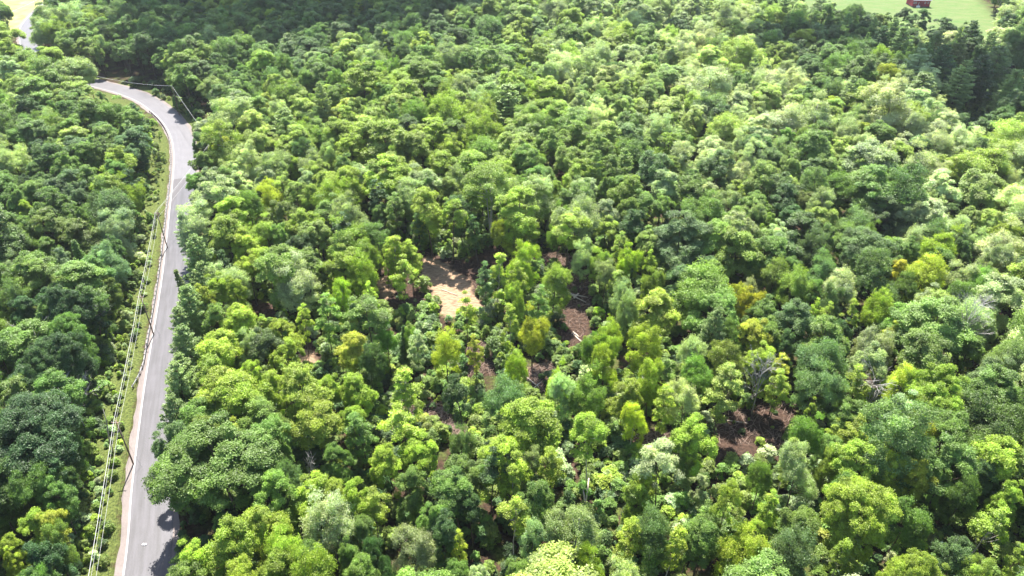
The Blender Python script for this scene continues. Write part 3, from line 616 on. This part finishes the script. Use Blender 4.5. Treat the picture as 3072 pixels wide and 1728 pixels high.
CAND = [CAND[i] for i in rng.permutation(len(CAND))]
for (x, y) in CAND:
    a, b, d = proj(x, y, 14)
    if b > 640 or b < -60: continue
    far = d > 200
    rr_, _ = road_off(x, y); rr_ = rr_[0]
    if -8.5 < rr_ < 5.5: continue
    if y > 222 and x > -170 and 0 < rr_ < 12: continue
    if -16.5 < rr_ < -6 and y < 262: continue
    if bool(inpoly(x, y, MEADOW)) or bool(inpoly(x, y, GLADE)) or bool(inpoly(x, y, MEADOW2)): continue
    thin = bool(inpoly(a, b, THIN_PX))
    R = float(np.clip(rng.normal(4.3, 1.25), 2.1, 7.2)); 
    if thin:
        if rng.random() < 0.93: continue
        R = float(rng.uniform(1.3, 2.4))
    if not gfree(x, y, R, 0.62 if not thin else 0.85): continue
    w = [1/((a-q[0])**2+((b-q[1])*1.4)**2+600)**1.6 for q in ANCH]; w = np.array(w)/sum(w)
    s = ANCH[int(rng.choice(len(ANCH), p=w))][2]
    if thin: s = 'LSGL'
    col = s[int(rng.integers(4))]
    if col == 'P': code = 'p'
    elif thin: code = 't' if rng.random() < 0.6 else 'f'
    elif col in 'SBW': code = 'f' if rng.random() < 0.75 else 'm'
    else: code = 'm' if rng.random() < 0.8 else 'f'
    if rng.random() < 0.015 and not thin: code = 'p'; col = 'P'
    H = float({'m': 10.5+1.55*R, 'f': 10.5+1.6*R, 't': 10+2.2*R, 'p': 19.5}[code]*rng.uniform(0.85, 1.12))
    if samples_hit(x, y, H, R): continue
    mixc = np.mean([TINT[q] for q in s], axis=0)
    add_tree(x, y, H, R, code, col); gput(x, y, R); trees[-1]['tint'] = tuple(float(v_) for v_ in 0.62*np.array(trees[-1]['tint'])+0.38*mixc)

print("TREES", len(trees), "hero", sum(t['hero'] for t in trees))

# ------------------------------------------------------------------ which are individuals
def inview(t, m=0.0):
    a, b, _ = proj(t['x'], t['y'], t['H']*0.7); w = t['R']/t['d']*FOC
    return -w*0.7 < a < 1024+w*0.7 and -w*0.6 < b < 576+w*0.8
for t in trees: t['seen'] = inview(t)
broadies = sorted([t for t in trees if t['code'] not in 'psh' and t['seen']], key=lambda t: -t['show'])
shrubs = [t for t in trees if t['code'] == 'h']
pines = sorted([t for t in trees if t['code'] in 'ps' and t['seen']], key=lambda t: -t['show'])[:290]
indiv = broadies[:300]+pines+shrubs
for t in indiv: t['ind'] = True
rest = [t for t in trees if not t.get('ind')]
print("IND", len(indiv), "pines", len(pines), "rest", len(rest))

# names and labels
CW = dict(L="lime green", Y="yellowish green", W="very pale sheen-tinted", G="mid green", D="dark green", B="bluish green", S="pale silvery green", O="olive green", A="golden yellow", P="dusky green")
SW = dict(m="round-crowned tree", o="very wide domed tree", t="slim tree", f="feathery tree", v="high-crowned tree on a bare trunk", b="tree with several white trunks",
          h="bush", p="pine", s="narrow spruce")
NM = dict(m="broadleaf_tree", o="broadleaf_tree", t="broadleaf_tree", f="broadleaf_tree", v="broadleaf_tree", b="birch_tree", h="bush", p="pine_tree", s="spruce_tree")
LAND = [("sandy clearing", *K((1110, 690))[0]), ("lowest utility pole", *K((300, 1090))[0]), ("middle utility pole", *K((360, 775))[0]), ("upper roadside utility pole", *K((400, 570))[0]),
        ("guard rail's near end", *K((368, 955))[0]), ("white-trunked tree", *K((1240, 470))[0]), ("large bare grey tree", *K((2450, 820))[0]), ("crossed pale logs", *K((1435, 740))[0]),
        ("dark stick pile", *K((1345, 965))[0]), ("reddish bare soil", *K((1870, 1060))[0]), ("lower left corner", 0, 576), ("middle of the bottom edge", 560, 576), ("lower right corner", 1024, 576),
        ("white sheet", *K((2348, 1362))[0]), ("left edge's midpoint", 0, 290), ("right edge's midpoint", 1024, 288), ("road bend", *K((450, 320))[0]), ("red barn", *K((2317, 12))[0]),
        ("small muddy hollow", *K((765, 900))[0]), ("upright split logs", *K((1472, 1260))[0]), ("asphalt seam", *K((455, 445))[0]), ("top edge's midpoint", 512, 0), ("photo's centre", 512, 288)]
DIRS = ["right of", "lower right of", "below", "lower left of", "left of", "upper left of", "above", "upper right of"]
ORD = ["closest", "second closest", "third closest", "fourth closest", "fifth closest", "sixth closest", "seventh closest", "eighth closest", "ninth closest", "tenth closest", "eleventh closest", "twelfth closest"]
buckets = {}
for t in indiv:
    best = min(LAND, key=lambda q: (q[1]-t['px'])**2+(q[2]-t['py'])**2)
    dx, dy = t['px']-best[1], t['py']-best[2]
    k = int(round(math.atan2(dy, dx)/(math.pi/4))) % 8
    buckets.setdefault((CW[t['col']], SW[t['code']], best[0], DIRS[k]), []).append((math.hypot(dx, dy), t))
for (cw, sw, ln, dr), L_ in buckets.items():
    L_.sort(key=lambda q: q[0])
    if cw == "dusky green": cw = "dusky green" 
    for i, (_, t) in enumerate(L_):
        art = "the " if "corner" in ln or "edge" in ln or "centre" in ln or True else ""
        t['label'] = f"{cw} {sw} {dr} {art}{ln}" + ("" if len(L_) == 1 else f", {ORD[i] if i < 12 else str(i+1)+'th closest'}")

def place(t):
    q = PROTO[t['code']][t['k']]
    e = link(NM[t['code']], None, loc=(t['x'], t['y'], float(hgt(t['x'], t['y']))))
    e.empty_display_size = 0.5
    e.rotation_euler = (0.07*math.sin(t['x']*3), 0.07*math.sin(t['y']*5), t['rot']); e.scale = (t['R']/q['R'], t['R']/q['R'], t['H']/q['H'])
    pale = t['code'] in 'tfv' and t['col'] in 'LSB' and (int(t['x']*7) % 3 == 0)
    tr = link("trunk", q['pale'] if pale else q['trunk'], e)
    cr = link("crown", q['crown'], e); cr.color = (*t['tint'], 1)
    q.setdefault('src', (cr, tr))
    tag(e, t['label'], "bush" if t['code'] == 'h' else "tree",
        {'h': "bushes in the thinned woodland", 'p': "pines of the forest", 's': "spruces of the forest"}.get(t['code'], "broadleaf trees of the forest"))
    return e
for t in sorted(indiv, key=lambda t: -t['show']): place(t)

# ------------------------------------------------------------------ massed foliage: points carrying copies of the same crowns
def massed(name, pts, label, cat, sources):
    """pts: list of (x,y,z,rot,sx,sz,tint,srcindex)"""
    me = bpy.data.meshes.new(name); n_ = len(pts)
    me.vertices.add(n_); me.vertices.foreach_set("co", np.array([q[:3] for q in pts], dtype=np.float32).ravel())
    def fa(nm, typ, key, arr):
        a = me.attributes.new(nm, typ, 'POINT'); a.data.foreach_set(key, np.asarray(arr).ravel())
    fa("turn", 'FLOAT_VECTOR', "vector", np.array([(0.06*math.sin(q[0]*3), 0.06*math.sin(q[1]*5), q[3]) for q in pts], dtype=np.float32))
    fa("size", 'FLOAT_VECTOR', "vector", np.array([(q[4], q[4], q[5]) for q in pts], dtype=np.float32))
    fa("tint", 'FLOAT_COLOR', "color", np.array([(*q[6], 1) for q in pts], dtype=np.float32))
    fa("massed", 'FLOAT', "value", np.ones(n_, dtype=np.float32))
    fa("which", 'INT', "value", np.array([q[7] for q in pts], dtype=np.int32))
    o = link(name, me)
    g = bpy.data.node_groups.new(name+"_nodes", 'GeometryNodeTree')
    g.interface.new_socket("Geometry", in_out='INPUT', socket_type='NodeSocketGeometry')
    g.interface.new_socket("Geometry", in_out='OUTPUT', socket_type='NodeSocketGeometry')
    N = g.nodes; Lk = g.links
    gi = N.new("NodeGroupInput"); go = N.new("NodeGroupOutput"); J = N.new("GeometryNodeJoinGeometry")
    def named(nm, typ):
        a = N.new("GeometryNodeInputNamedAttribute"); a.data_type = typ; a.inputs[0].default_value = nm; return a.outputs[0]
    tu = named("turn", 'FLOAT_VECTOR'); sz = named("size", 'FLOAT_VECTOR'); wh = named("which", 'INT')
    for k, objs in enumerate(sources):
        jj = N.new("GeometryNodeJoinGeometry")
        for s_ in objs:
            oi = N.new("GeometryNodeObjectInfo"); oi.transform_space = 'ORIGINAL'; oi.inputs["Object"].default_value = s_
            oi.inputs["As Instance"].default_value = False
            Lk.new(oi.outputs["Geometry"], jj.inputs[0])
        g2 = N.new("GeometryNodeGeometryToInstance"); Lk.new(jj.outputs[0], g2.inputs[0])
        cmp_ = N.new("FunctionNodeCompare"); cmp_.data_type = 'INT'; cmp_.operation = 'EQUAL'
        Lk.new(wh, cmp_.inputs[2]); cmp_.inputs[3].default_value = k
        ip = N.new("GeometryNodeInstanceOnPoints")
        Lk.new(gi.outputs[0], ip.inputs["Points"]); Lk.new(cmp_.outputs[0], ip.inputs["Selection"])
        Lk.new(jj.outputs[0], ip.inputs["Instance"]); Lk.new(tu, ip.inputs["Rotation"]); Lk.new(sz, ip.inputs["Scale"])
        Lk.new(ip.outputs[0], J.inputs[0]); N.remove(g2)
    Lk.new(J.outputs[0], go.inputs[0])
    md = o.modifiers.new("scatter", 'NODES'); md.node_group = g
    tag(o, label, cat, kind='stuff')
    return o

srcs, smap = [], {}
for code, L_ in PROTO.items():
    for k, q in enumerate(L_):
        if 'src' in q: smap[(code, k)] = len(srcs); srcs.append(q['src'])
def src_for(code, k):
    if (code, k) in smap: return smap[(code, k)], PROTO[code][k]
    for j in range(len(PROTO[code])):
        if (code, j) in smap: return smap[(code, j)], PROTO[code][j]
pts = []
for t in rest:
    s, q = src_for(t['code'], t['k'])
    pts.append((t['x'], t['y'], float(hgt(t['x'], t['y'])), t['rot'], t['R']/q['R'], t['H']/q['H'], t['tint'], s))
massed("distant_woodland", pts, "far and unbroken mass of mixed green tree crowns filling the upper photo", "woodland", srcs)

# undergrowth
hs = [q for (c_, k), q in smap.items() if c_ == 'h']; hp = PROTO['h'][[k for (c_, k) in smap if c_ == 'h'][0]]
pts = []
thin_w = None
for i in range(38000):
    y = rng.uniform(38, 300); half = 0.72*(y*CP+95*SP)+5; x = rng.uniform(-half, half)
    a, b, d = proj(x, y, 0)
    if not (-15 < a < 1040 and 60 < b < 600): continue
    ro_ = road_off(x, y)[0][0]
    inthin = bool(inpoly(a, b, THIN_PX))
    if -6.2 < ro_ < 4.8: continue
    if -19 < ro_ < -6:
        if y > 262: continue
        s = rng.uniform(0.10, 0.34)*(1.0 if rng.random() > 0.12 else 1.9)*(1 if ro_ > -11 else 1.5); col = 'OLOGODS'[int(rng.integers(7))]; keep = 0.95 if ro_ > -15 else 0.7
        if ro_ > -8 and rng.random() < 0.5: continue
    else:
        soil_ = any(bool(inpoly(x, y, P)) for P in SOIL); sand_ = any(bool(inpoly(x, y, P)) for P in SAND)
        if sand_: continue
        keep = 0.05 if soil_ else (0.55 if inthin else 0.30)
        s = rng.uniform(0.12, 0.4) if soil_ else rng.uniform(0.2, 0.75)
        col = 'LGOGSDO'[int(rng.integers(7))] if inthin else 'DGOD'[int(rng.integers(4))]
    if rng.random() > keep: continue
    pts.append((x, y, float(hgt(x, y))-0.05, rng.uniform(0, 6.28), s*rng.uniform(0.8, 1.4), s*rng.uniform(0.8, 1.3), jit(TINT[col], 0.2), int(rng.integers(len(hs)))))
print("undergrowth", len(pts))
massed("undergrowth", pts, "low yellow-green brush covering the roadside strip and the thinned woodland floor", "undergrowth", [srcs[i] for i in hs])
# a bright green clump of low growth at the head of the clearing
# ------------------------------------------------------------------ dead trees
def dead_tree(seed, H, spread, name, px, py, label, mat=M_dead, lean=(0, 0), up=0.55, levels=3, r0=0.11):
    R_ = np.random.default_rng(seed); P0 = at(px, py, H)
    e = link(name, None, loc=(P0[0]-lean[0], P0[1]-lean[1], 0)); e.empty_display_size = 0.5
    tb = MB(); br = MB()
    L_ = np.array([lean[0], lean[1], H*0.8])
    tb.tube([(0, 0, -0.4), L_*0.35+R_.normal(0, .1, 3), L_*0.7+R_.normal(0, .1, 3), L_], [r0*1.2, r0, r0*0.7, r0*0.35], 6)
    def rec(p, d, ln, r, lv):
        q = p+d*ln; mid = p+d*ln*0.5+R_.normal(0, ln*0.05, 3)
        br.tube([p, mid, q], [r, r*0.8, r*0.5], 3, False)
        if lv > 0:
            for _ in range(int(R_.integers(3, 5))):
                f = R_.uniform(0.35, 1.0); nd = d+R_.normal(0, 0.45, 3)+np.array([0, 0, 0.12]); nd /= np.linalg.norm(nd)
                rec(p+d*ln*f, nd, ln*R_.uniform(0.45, 0.7), r*0.6, lv-1)
    if spread > 0:
        for k in range(15):
            t = R_.uniform(0.35, 1); a = R_.uniform(0, 6.28)
            d = np.array([math.cos(a)*spread, math.sin(a)*spread, up]); d /= np.linalg.norm(d)
            rec(L_*t, d, H*0.26*(1.3-t*0.6), r0*0.42, levels)
    tb.obj("trunk", mat, e, True)
    if spread > 0: br.obj("branches", mat, e)
    tag(e, label, "dead tree", "bare dead trees")
    return e
DK = lambda a, b: K((a, b))[0]
dead_tree(1, 19, 0.45, "dead_tree", *DK(2462, 745), "tall bare grey dead tree near the right edge", up=0.9)
dead_tree(2, 16, 0.7, "dead_tree", *DK(2215, 915), "broad bare grey dead tree left of the tallest bare one", up=0.7)
dead_tree(3, 15, 0.8, "dead_tree", *DK(190, 735), "bare grey branched tree in the left forest, upper of two", up=0.6)
dead_tree(4, 15, 0.9, "dead_tree", *DK(70, 800), "bare grey branched tree near the left edge, lower of two", up=0.5)
dead_tree(5, 13, 0, "dead_tree", *DK(247, 1000), "leaning bare pale trunk in the dark forest left of the lowest pole", lean=(1.4, 0.0), r0=0.12, mat=M_pale)
dead_tree(6, 15, 0.5, "dead_tree", *DK(1928, 890), "thin bare dead tree among green crowns above the reddish soil", up=0.9, r0=0.1)
dead_tree(7, 15, 0.8, "dead_tree", *DK(150, 935), "grey bare treetop low in the left forest beside the big dome tree", up=0.5)
dead_tree(8, 14, 0.4, "dead_tree", *DK(985, 215), "small bare grey tree in the upper middle canopy", up=0.9, r0=0.1)
dead_tree(9, 12, 0.2, "dead_tree", *DK(774, 1137), "slender bare pale snag in the lower canopy right of the road", up=1.2, r0=0.09, levels=1)

# ------------------------------------------------------------------ logs and slash
def log(px, py, ln, ang, label, r=0.16, z=0.25, tilt=0.0, mat=M_log):
    P = at(px, py, z); tb = MB()
    d = np.array([math.cos(ang)*math.cos(tilt), math.sin(ang)*math.cos(tilt), math.sin(tilt)])*ln/2
    tb.tube([-d, d*0.1+np.array([0, 0, 0.04]), d], [r, r*0.9, r*0.65], 8)
    o = tb.obj("fallen_log", mat, None, True, (P[0], P[1], z+float(hgt(P[0], P[1]))+abs(d[2])))
    tag(o, label, "log", "cut logs lying on bare soil"); return o
log(*DK(1436, 737), 8.5, -0.35, "longest pale log of the crossed heap right of the clearing", 0.17)
log(*DK(1444, 743), 7.0, -0.75, "pale log lying on the crossed heap, nearer its right end", 0.13, 0.5)
log(*DK(1428, 730), 6.0, -0.9, "thin pale log at the upper end of the crossed heap", 0.11, 0.35)
log(*DK(1450, 741), 2.2, 1.0, "short thick white log end on the right of the crossed heap", 0.22, 0.6)
log(*DK(1424, 742), 2.0, 1.1, "short white log end on the left of the crossed heap", 0.18, 0.3)
log(*DK(1457, 855), 5.5, -1.05, "single pale log lying alone below the crossed heap", 0.13)
log(*DK(1449, 842), 2.2, -1.0, "short bright log just above the single pale one", 0.2)
log(*DK(1338, 962), 4.5, -0.9, "reddish pale log on the dark stick pile", 0.13, 0.6)
log(*DK(1350, 972), 3.8, 0.9, "grey log crossing the foot of the dark stick pile", 0.12, 0.4)
log(*DK(1468, 1262), 4.5, 1.75, "left of the split logs standing upright in the lower woodland", 0.15, 0.4, 0.8)
log(*DK(1475, 1260), 5.0, 1.35, "right of the split logs standing upright in the lower woodland", 0.15, 0.4, 0.9)
log(*DK(1720, 872), 4.0, 0.4, "pale log on the sandy patch among the right-hand trees", 0.12)
log(*DK(1855, 1060), 4.0, -0.2, "thin pale log on the reddish bare soil", 0.09)
log(*DK(1130, 735), 5.0, -0.6, "thin pale pole lying on the sandy clearing", 0.08)
def slash(name, polys, nstick, label, rmax=0.05, lmax=3.2, mat=M_log):
    tb = MB()
    for P in polys:
        xs = [q[0] for q in P]; ys = [q[1] for q in P]
        k = 0
        while k < nstick:
            x = rng.uniform(min(xs), max(xs)); y = rng.uniform(min(ys), max(ys))
            if not bool(inpoly(x, y, P)): continue
            k += 1; a = rng.normal(0.8, 0.9); ln = rng.uniform(0.5, lmax); z = float(hgt(x, y))+rng.uniform(0.15, 0.5); ti = rng.normal(0, 0.15); r = rng.uniform(0.02, rmax)
            d = np.array([math.cos(a), math.sin(a), math.sin(ti)])*ln/2; c0 = np.array([x, y, z])
            tb.tube([c0-d, c0+rng.normal(0, 0.08, 3), c0+d], [r, r*0.8, r*0.4], 4, False)
    o = tb.obj(name, mat); tag(o, label, "slash", kind='stuff'); return o
M_slash = simple("dry_branches", (0.30, 0.22, 0.18), 0.9, 0.1, 0.4, 0.6)
slash("slash_debris", [SOIL[2], SOIL[3], SOIL[1], SOIL[4], SOIL[9], SOIL[15], SOIL[5], SOIL[10]], 300, "tangle of dry cut branches littering the dark soil patches", mat=M_slash)
slash("broken_twigs", [SOIL[0]], 220, "scattered pale twigs and chips over the sandy clearing", 0.035, 1.8, M_slash)

# ------------------------------------------------------------------ utility poles and cables
def pole(top, basep, Hp, label, arm=True, armdir=(1, 0, 0), lean_from=None, extra=0):
    B = at(*basep, 0.0); T = at(*top, Hp)
    e = link("utility_pole", None, loc=(T[0], T[1], 0)); e.empty_display_size = 0.5
    tb = MB(); tb.tube([(0, 0, -0.3), (0, 0, Hp*0.5), (0, 0, Hp)], [0.14, 0.125, 0.10], 8); tb.obj("pole_shaft", M_pole, e, True)
    d = np.array(armdir, dtype=float)
    if arm:
        mb = MB(); mb.box((0, -0.16, Hp-0.35), (1.5, 0.11, 0.13), 0); mb.obj("crossarm", M_pole, e)
        for s in (-0.62, 0.05, 0.62):
            ib = MB(); ib.tube([(s, -0.16, Hp-0.29), (s, -0.16, Hp-0.18), (s, -0.16, Hp-0.1)], [0.05, 0.07, 0.04], 8); ib.obj("insulator", M_porc, e, True)
    else:
        ib = MB(); ib.tube([(0, 0, Hp), (0, 0, Hp+0.12), (0, 0, Hp+0.2)], [0.05, 0.07, 0.04], 8); ib.obj("insulator", M_porc, e, True)
    if extra:
        gb = MB(); gb.tube([(0.1, 0, Hp*0.8), (1.7, -0.6, -0.1)], [0.02, 0.02], 4); gb.obj("guy_wire", M_wire, e)
    tag(e, label, "utility pole", "wooden utility poles along the road")
    return np.array([T[0], T[1], Hp])
HP = 10.5
q1 = pole(DK(394, 533), DK(406, 618), HP, "wooden utility pole beside the straight road above the guard rail")
q2 = pole(DK(353, 743), DK(368, 816), HP, "wooden utility pole with guy wire, middle one of the left verge", extra=1)
q3 = pole(DK(291, 1058), DK(315, 1148), HP, "lowest and reddest utility pole, beside the dark forest edge", extra=1)
q4 = pole(DK(433, 217), DK(442, 250), 11, "distant utility pole on the outside of the road bend", arm=False)
q5 = pole(DK(217, 186), DK(222, 205), 11, "farthest utility pole, where the road vanishes into trees", arm=False)
q6 = pole(DK(10, 38), DK(12, 75), 11, "utility pole beside the bright glade in the top left corner", arm=False)
qh = at(*DK(532, 357), 12.0)                                   # the pole hidden in the crowns right of the road
pole(DK(532, 357), DK(532, 390), 12, "utility pole standing among crowns right of the road, mostly hidden", arm=True)
qn = at(*DK(175, 1760), HP); qoff = at(*DK(62, -20), 11)
pole(DK(175, 1760), DK(190, 1800), HP, "utility pole below the photo's lower edge, carrying the cables on")
def cable(pts, dx, dz, r, label, sag=0.5, mat=M_wire):
    tb = MB(); P = []
    for i in range(len(pts)-1):
        a = pts[i]+np.array([dx, 0, dz]); b = pts[i+1]+np.array([dx, 0, dz])
        for k in range(12):
            t = k/12; q = a+(b-a)*t; q = q-np.array([0, 0, sag*4*t*(1-t)]); P.append(q)
    P.append(pts[-1]+np.array([dx, 0, dz])); tb.tube(P, [r]*len(P), 5); o = tb.obj("overhead_cable", mat, None, True)
    tag(o, label, "cable", "overhead cables of the pole line")
run = [qn, q3, q2, q1, qh]
cable(run, -0.35, -0.08, 0.026, "brightest overhead cable on the forest side of the left verge poles", 0.3)
cable(run, 0.0, -0.05, 0.012, "thin overhead cable at the middle of the crossarms", 0.35)
cable(run, 0.1, -1.3, 0.014, "lower overhead cable hung beneath the crossarms of the verge poles", 0.5)
cable([qh, q4], 0, 0.1, 0.03, "cable from the bend pole down to the pole among crowns", 0.6)
cable([q4, q5], 0, 0.1, 0.035, "pale cable crossing the dark wood behind the road bend", 1.0)
cable([q6+np.array([0, -60.0, -1]), q6, qoff+np.array([10, 40, 0])], 0, 0.1, 0.07, "pale cable in the top left corner beside the glade", 0.8)

# ------------------------------------------------------------------ guard rail
e = link("guard_rail", None, loc=(0, 0, 0)); e.empty_display_size = 0.5
g0 = int(np.argmin(np.abs(RL[:, 1]-112))); g1 = int(np.argmin(np.abs(RL[:, 1]-268)+(RL[:, 0] < -140)*99))
s0, s1 = RS[g0], RS[g1]
def rail_pt(s, off=-4.15):
    i = int(np.clip(np.searchsorted(RS, s), 1, len(RS)-1)); f = (s-RS[i-1])/(RS[i]-RS[i-1]); c_ = RL[i-1]+(RL[i]-RL[i-1])*f; nn_ = RN[i]
    flare = max(0, 1-(s-s0)/9.0); return np.array([*(c_+nn_*(off-1.5*flare**2)), 0.0]), math.atan2(RT[i][1], RT[i][0])
prof = [(-0.03, 0.50), (0.03, 0.54), (0.03, 0.60), (-0.02, 0.64), (0.03, 0.68), (0.03, 0.74), (-0.03, 0.80)]
vs, fs = [], []; ss = np.arange(s0, s1, 1.0)
for s in ss:
    P, a = rail_pt(s); nx, ny = math.sin(a), -math.cos(a)
    for (o_, z_) in prof: vs.append((P[0]+nx*(o_+0.12), P[1]+ny*(o_+0.12), z_))
    for (o_, z_) in reversed(prof): vs.append((P[0]+nx*(o_+0.09), P[1]+ny*(o_+0.09), z_))
kk = len(prof)*2
for i in range(len(ss)-1):
    for j in range(kk): fs.append((i*kk+j, i*kk+(j+1) % kk, (i+1)*kk+(j+1) % kk, (i+1)*kk+j))
mb = MB(); mb.add(vs, fs); mb.obj("rail_beam", M_steel, e)
npost = min(98, int((s1-s0)/1.9)); pm = None
for k in range(npost):
    P, a = rail_pt(s0+0.5+(s1-s0-1)*k/(npost-1))
    if pm is None:
        mb = MB(); mb.box((0, 0, 0.38), (0.20, 0.22, 0.96)); mb.box((0, -0.13, 0.62), (0.16, 0.06, 0.3)); pm = mb.mesh("rail_post"); pm.materials.append(M_post)
    o = link("rail_post", pm, e, tuple(P)); o.rotation_euler = (0, 0, a)
tag(e, "long steel guard rail with dark posts along the left road edge", "guard rail")

# ------------------------------------------------------------------ red barn in the meadow
B = at(*DK(2317, 18)); e = link("barn", None, loc=(B[0], B[1]+4.5, 0)); e.rotation_euler = (0, 0, -0.05); e.empty_display_size = 1
M_red = simple("red_board_siding", (0.27, 0.035, 0.05), 0.8, 0.3, 0.2, 1.5); M_trim = simple("white_trim", (0.75, 0.72, 0.74), 0.7, 0.3)
M_roof = simple("grey_shingle_roof", (0.17, 0.18, 0.21), 0.85, 0.3, 0.2, 2.0); M_dark = simple("dark_base", (0.07, 0.06, 0.06), 0.9, 0.1); M_glass = simple("window_glass", (0.05, 0.06, 0.08), 0.15, 0.6)
W_, D_, Hh = 9.6, 8.5, 3.6
mb = MB(); mb.box((0, 0, Hh/2+0.35), (W_, D_, Hh)); 
for s in (-1, 1): mb.add([(s*W_/2, -D_/2, Hh+0.35), (s*W_/2, D_/2, Hh+0.35), (s*W_/2, 0, Hh+3.4)], [(0, 1, 2)])
mb.obj("wall", M_red, e)
mb = MB(); mb.box((0, 0, 0.12), (W_+0.1, D_+0.1, 0.5)); mb.obj("foundation", M_dark, e)
for s in (-1, 1):
    mb = MB(); y0, y1 = s*(D_/2+0.5), 0.0; z0, z1 = Hh+0.06, Hh+3.42; hw = W_/2+0.4
    mb.add([(-hw, y0, z0), (hw, y0, z0), (hw, y1, z1), (-hw, y1, z1), (-hw, y0, z0+0.16), (hw, y0, z0+0.16), (hw, y1, z1+0.16), (-hw, y1, z1+0.16)],
           [(3, 2, 1, 0), (4, 5, 6, 7), (0, 1, 5, 4), (1, 2, 6, 5), (2, 3, 7, 6), (3, 0, 4, 7)])
    mb.obj("roof_slope", M_roof, e)
mb = MB(); mb.box((0, -D_/2-0.55, Hh+0.08), (W_+0.84, 0.08, 0.22)); mb.obj("eaves_board", M_trim, e)
d_ = MB(); d_.box((-0.35, -D_/2-0.06, 1.5), (2.2, 0.12, 2.4)); dd = d_.obj("sliding_door", simple("darker_red_door", (0.20, 0.03, 0.045), 0.8, 0.3), e)
f_ = MB(); f_.box((-1.53, -D_/2-0.07, 1.5), (0.18, 0.14, 2.5)); f_.obj("door_trim", M_trim, dd)
for xw in (-4.1, -3.0, 2.0, 3.6):
    w_ = MB(); w_.box((xw, -D_/2-0.04, 2.3), (0.62, 0.09, 0.95)); wo_ = w_.obj("window", M_trim, e); g_ = MB(); g_.box((xw, -D_/2-0.09, 2.3), (0.42, 0.03, 0.75)); g_.obj("pane", M_glass, wo_)
tag(e, "red board barn with grey roof at the top of the meadow", "barn")
o = MB(); o.box((0, 0, 0.5), (1.6, 0.9, 0.8)); o.box((0, 0, 0.95), (1.7, 1.0, 0.1)); tk = o.obj("water_trough", M_trim, None, False, (B[0]-2.4, B[1]-1.2, 0)); tag(tk, "small white box standing against the barn's front wall", "trough")

# white sheet lying in the undergrowth, small scraps
P = at(*DK(2348, 1362)); n_ = 9; vs = []
for i in range(n_):
    for j in range(n_): vs.append(((i/(n_-1)-0.5)*1.3+0.1*wob(j, i, 3), (j/(n_-1)-0.5)*2.6, 0.6+0.25*wob(i, j, 4)))
k = (np.arange(n_-1)[:, None]*n_+np.arange(n_-1)[None, :]).ravel()
me = np_mesh("sheet", vs, np.stack([k, k+1, k+1+n_, k+n_], 1), 4, True); so = link("plastic_sheet", me, None, (P[0], P[1], 0.4), simple("white_plastic", (0.75, 0.75, 0.85), 0.4, 0.5))
sm = so.modifiers.new("thick", 'SOLIDIFY'); sm.thickness = 0.03
tag(so, "crumpled white plastic sheet in the undergrowth near the lower right", "sheet")
P = at(*DK(363, 1371)); n_ = 6; vs = [((i/5-0.5)*0.7+0.04*(j % 2), (j/5-0.5)*0.35, 0.05+0.05*((i*j) % 3)) for i in range(n_) for j in range(n_)]
k = (np.arange(n_-1)[:, None]*n_+np.arange(n_-1)[None, :]).ravel()
so = link("paper_scrap", np_mesh("scrap", vs, np.stack([k, k+1, k+1+n_, k+n_], 1), 4, True), None, (P[0], P[1], 0.08), M_trim)
so.modifiers.new("thick", 'SOLIDIFY').thickness = 0.01
tag(so, "tiny white paper scrap lying in the middle of the road", "litter")

# ------------------------------------------------------------------ the air over the valley
mb = MB(); mb.box((0, 900, 49), (2300, 2300, 104)); hz = mb.mesh("haze"); 
m, n, l = new_mat("thin_haze"); out = n.new("ShaderNodeOutputMaterial"); pv = n.new("ShaderNodeVolumePrincipled")
pv.inputs["Color"].default_value = (0.86, 0.92, 1.0, 1); pv.inputs["Density"].default_value = 0.00007; pv.inputs["Anisotropy"].default_value = 0.3
l.new(pv.outputs[0], out.inputs["Volume"]); ho = link("haze", hz, mat=m); tag(ho, "thin pale haze in the air over the forest", kind='stuff')
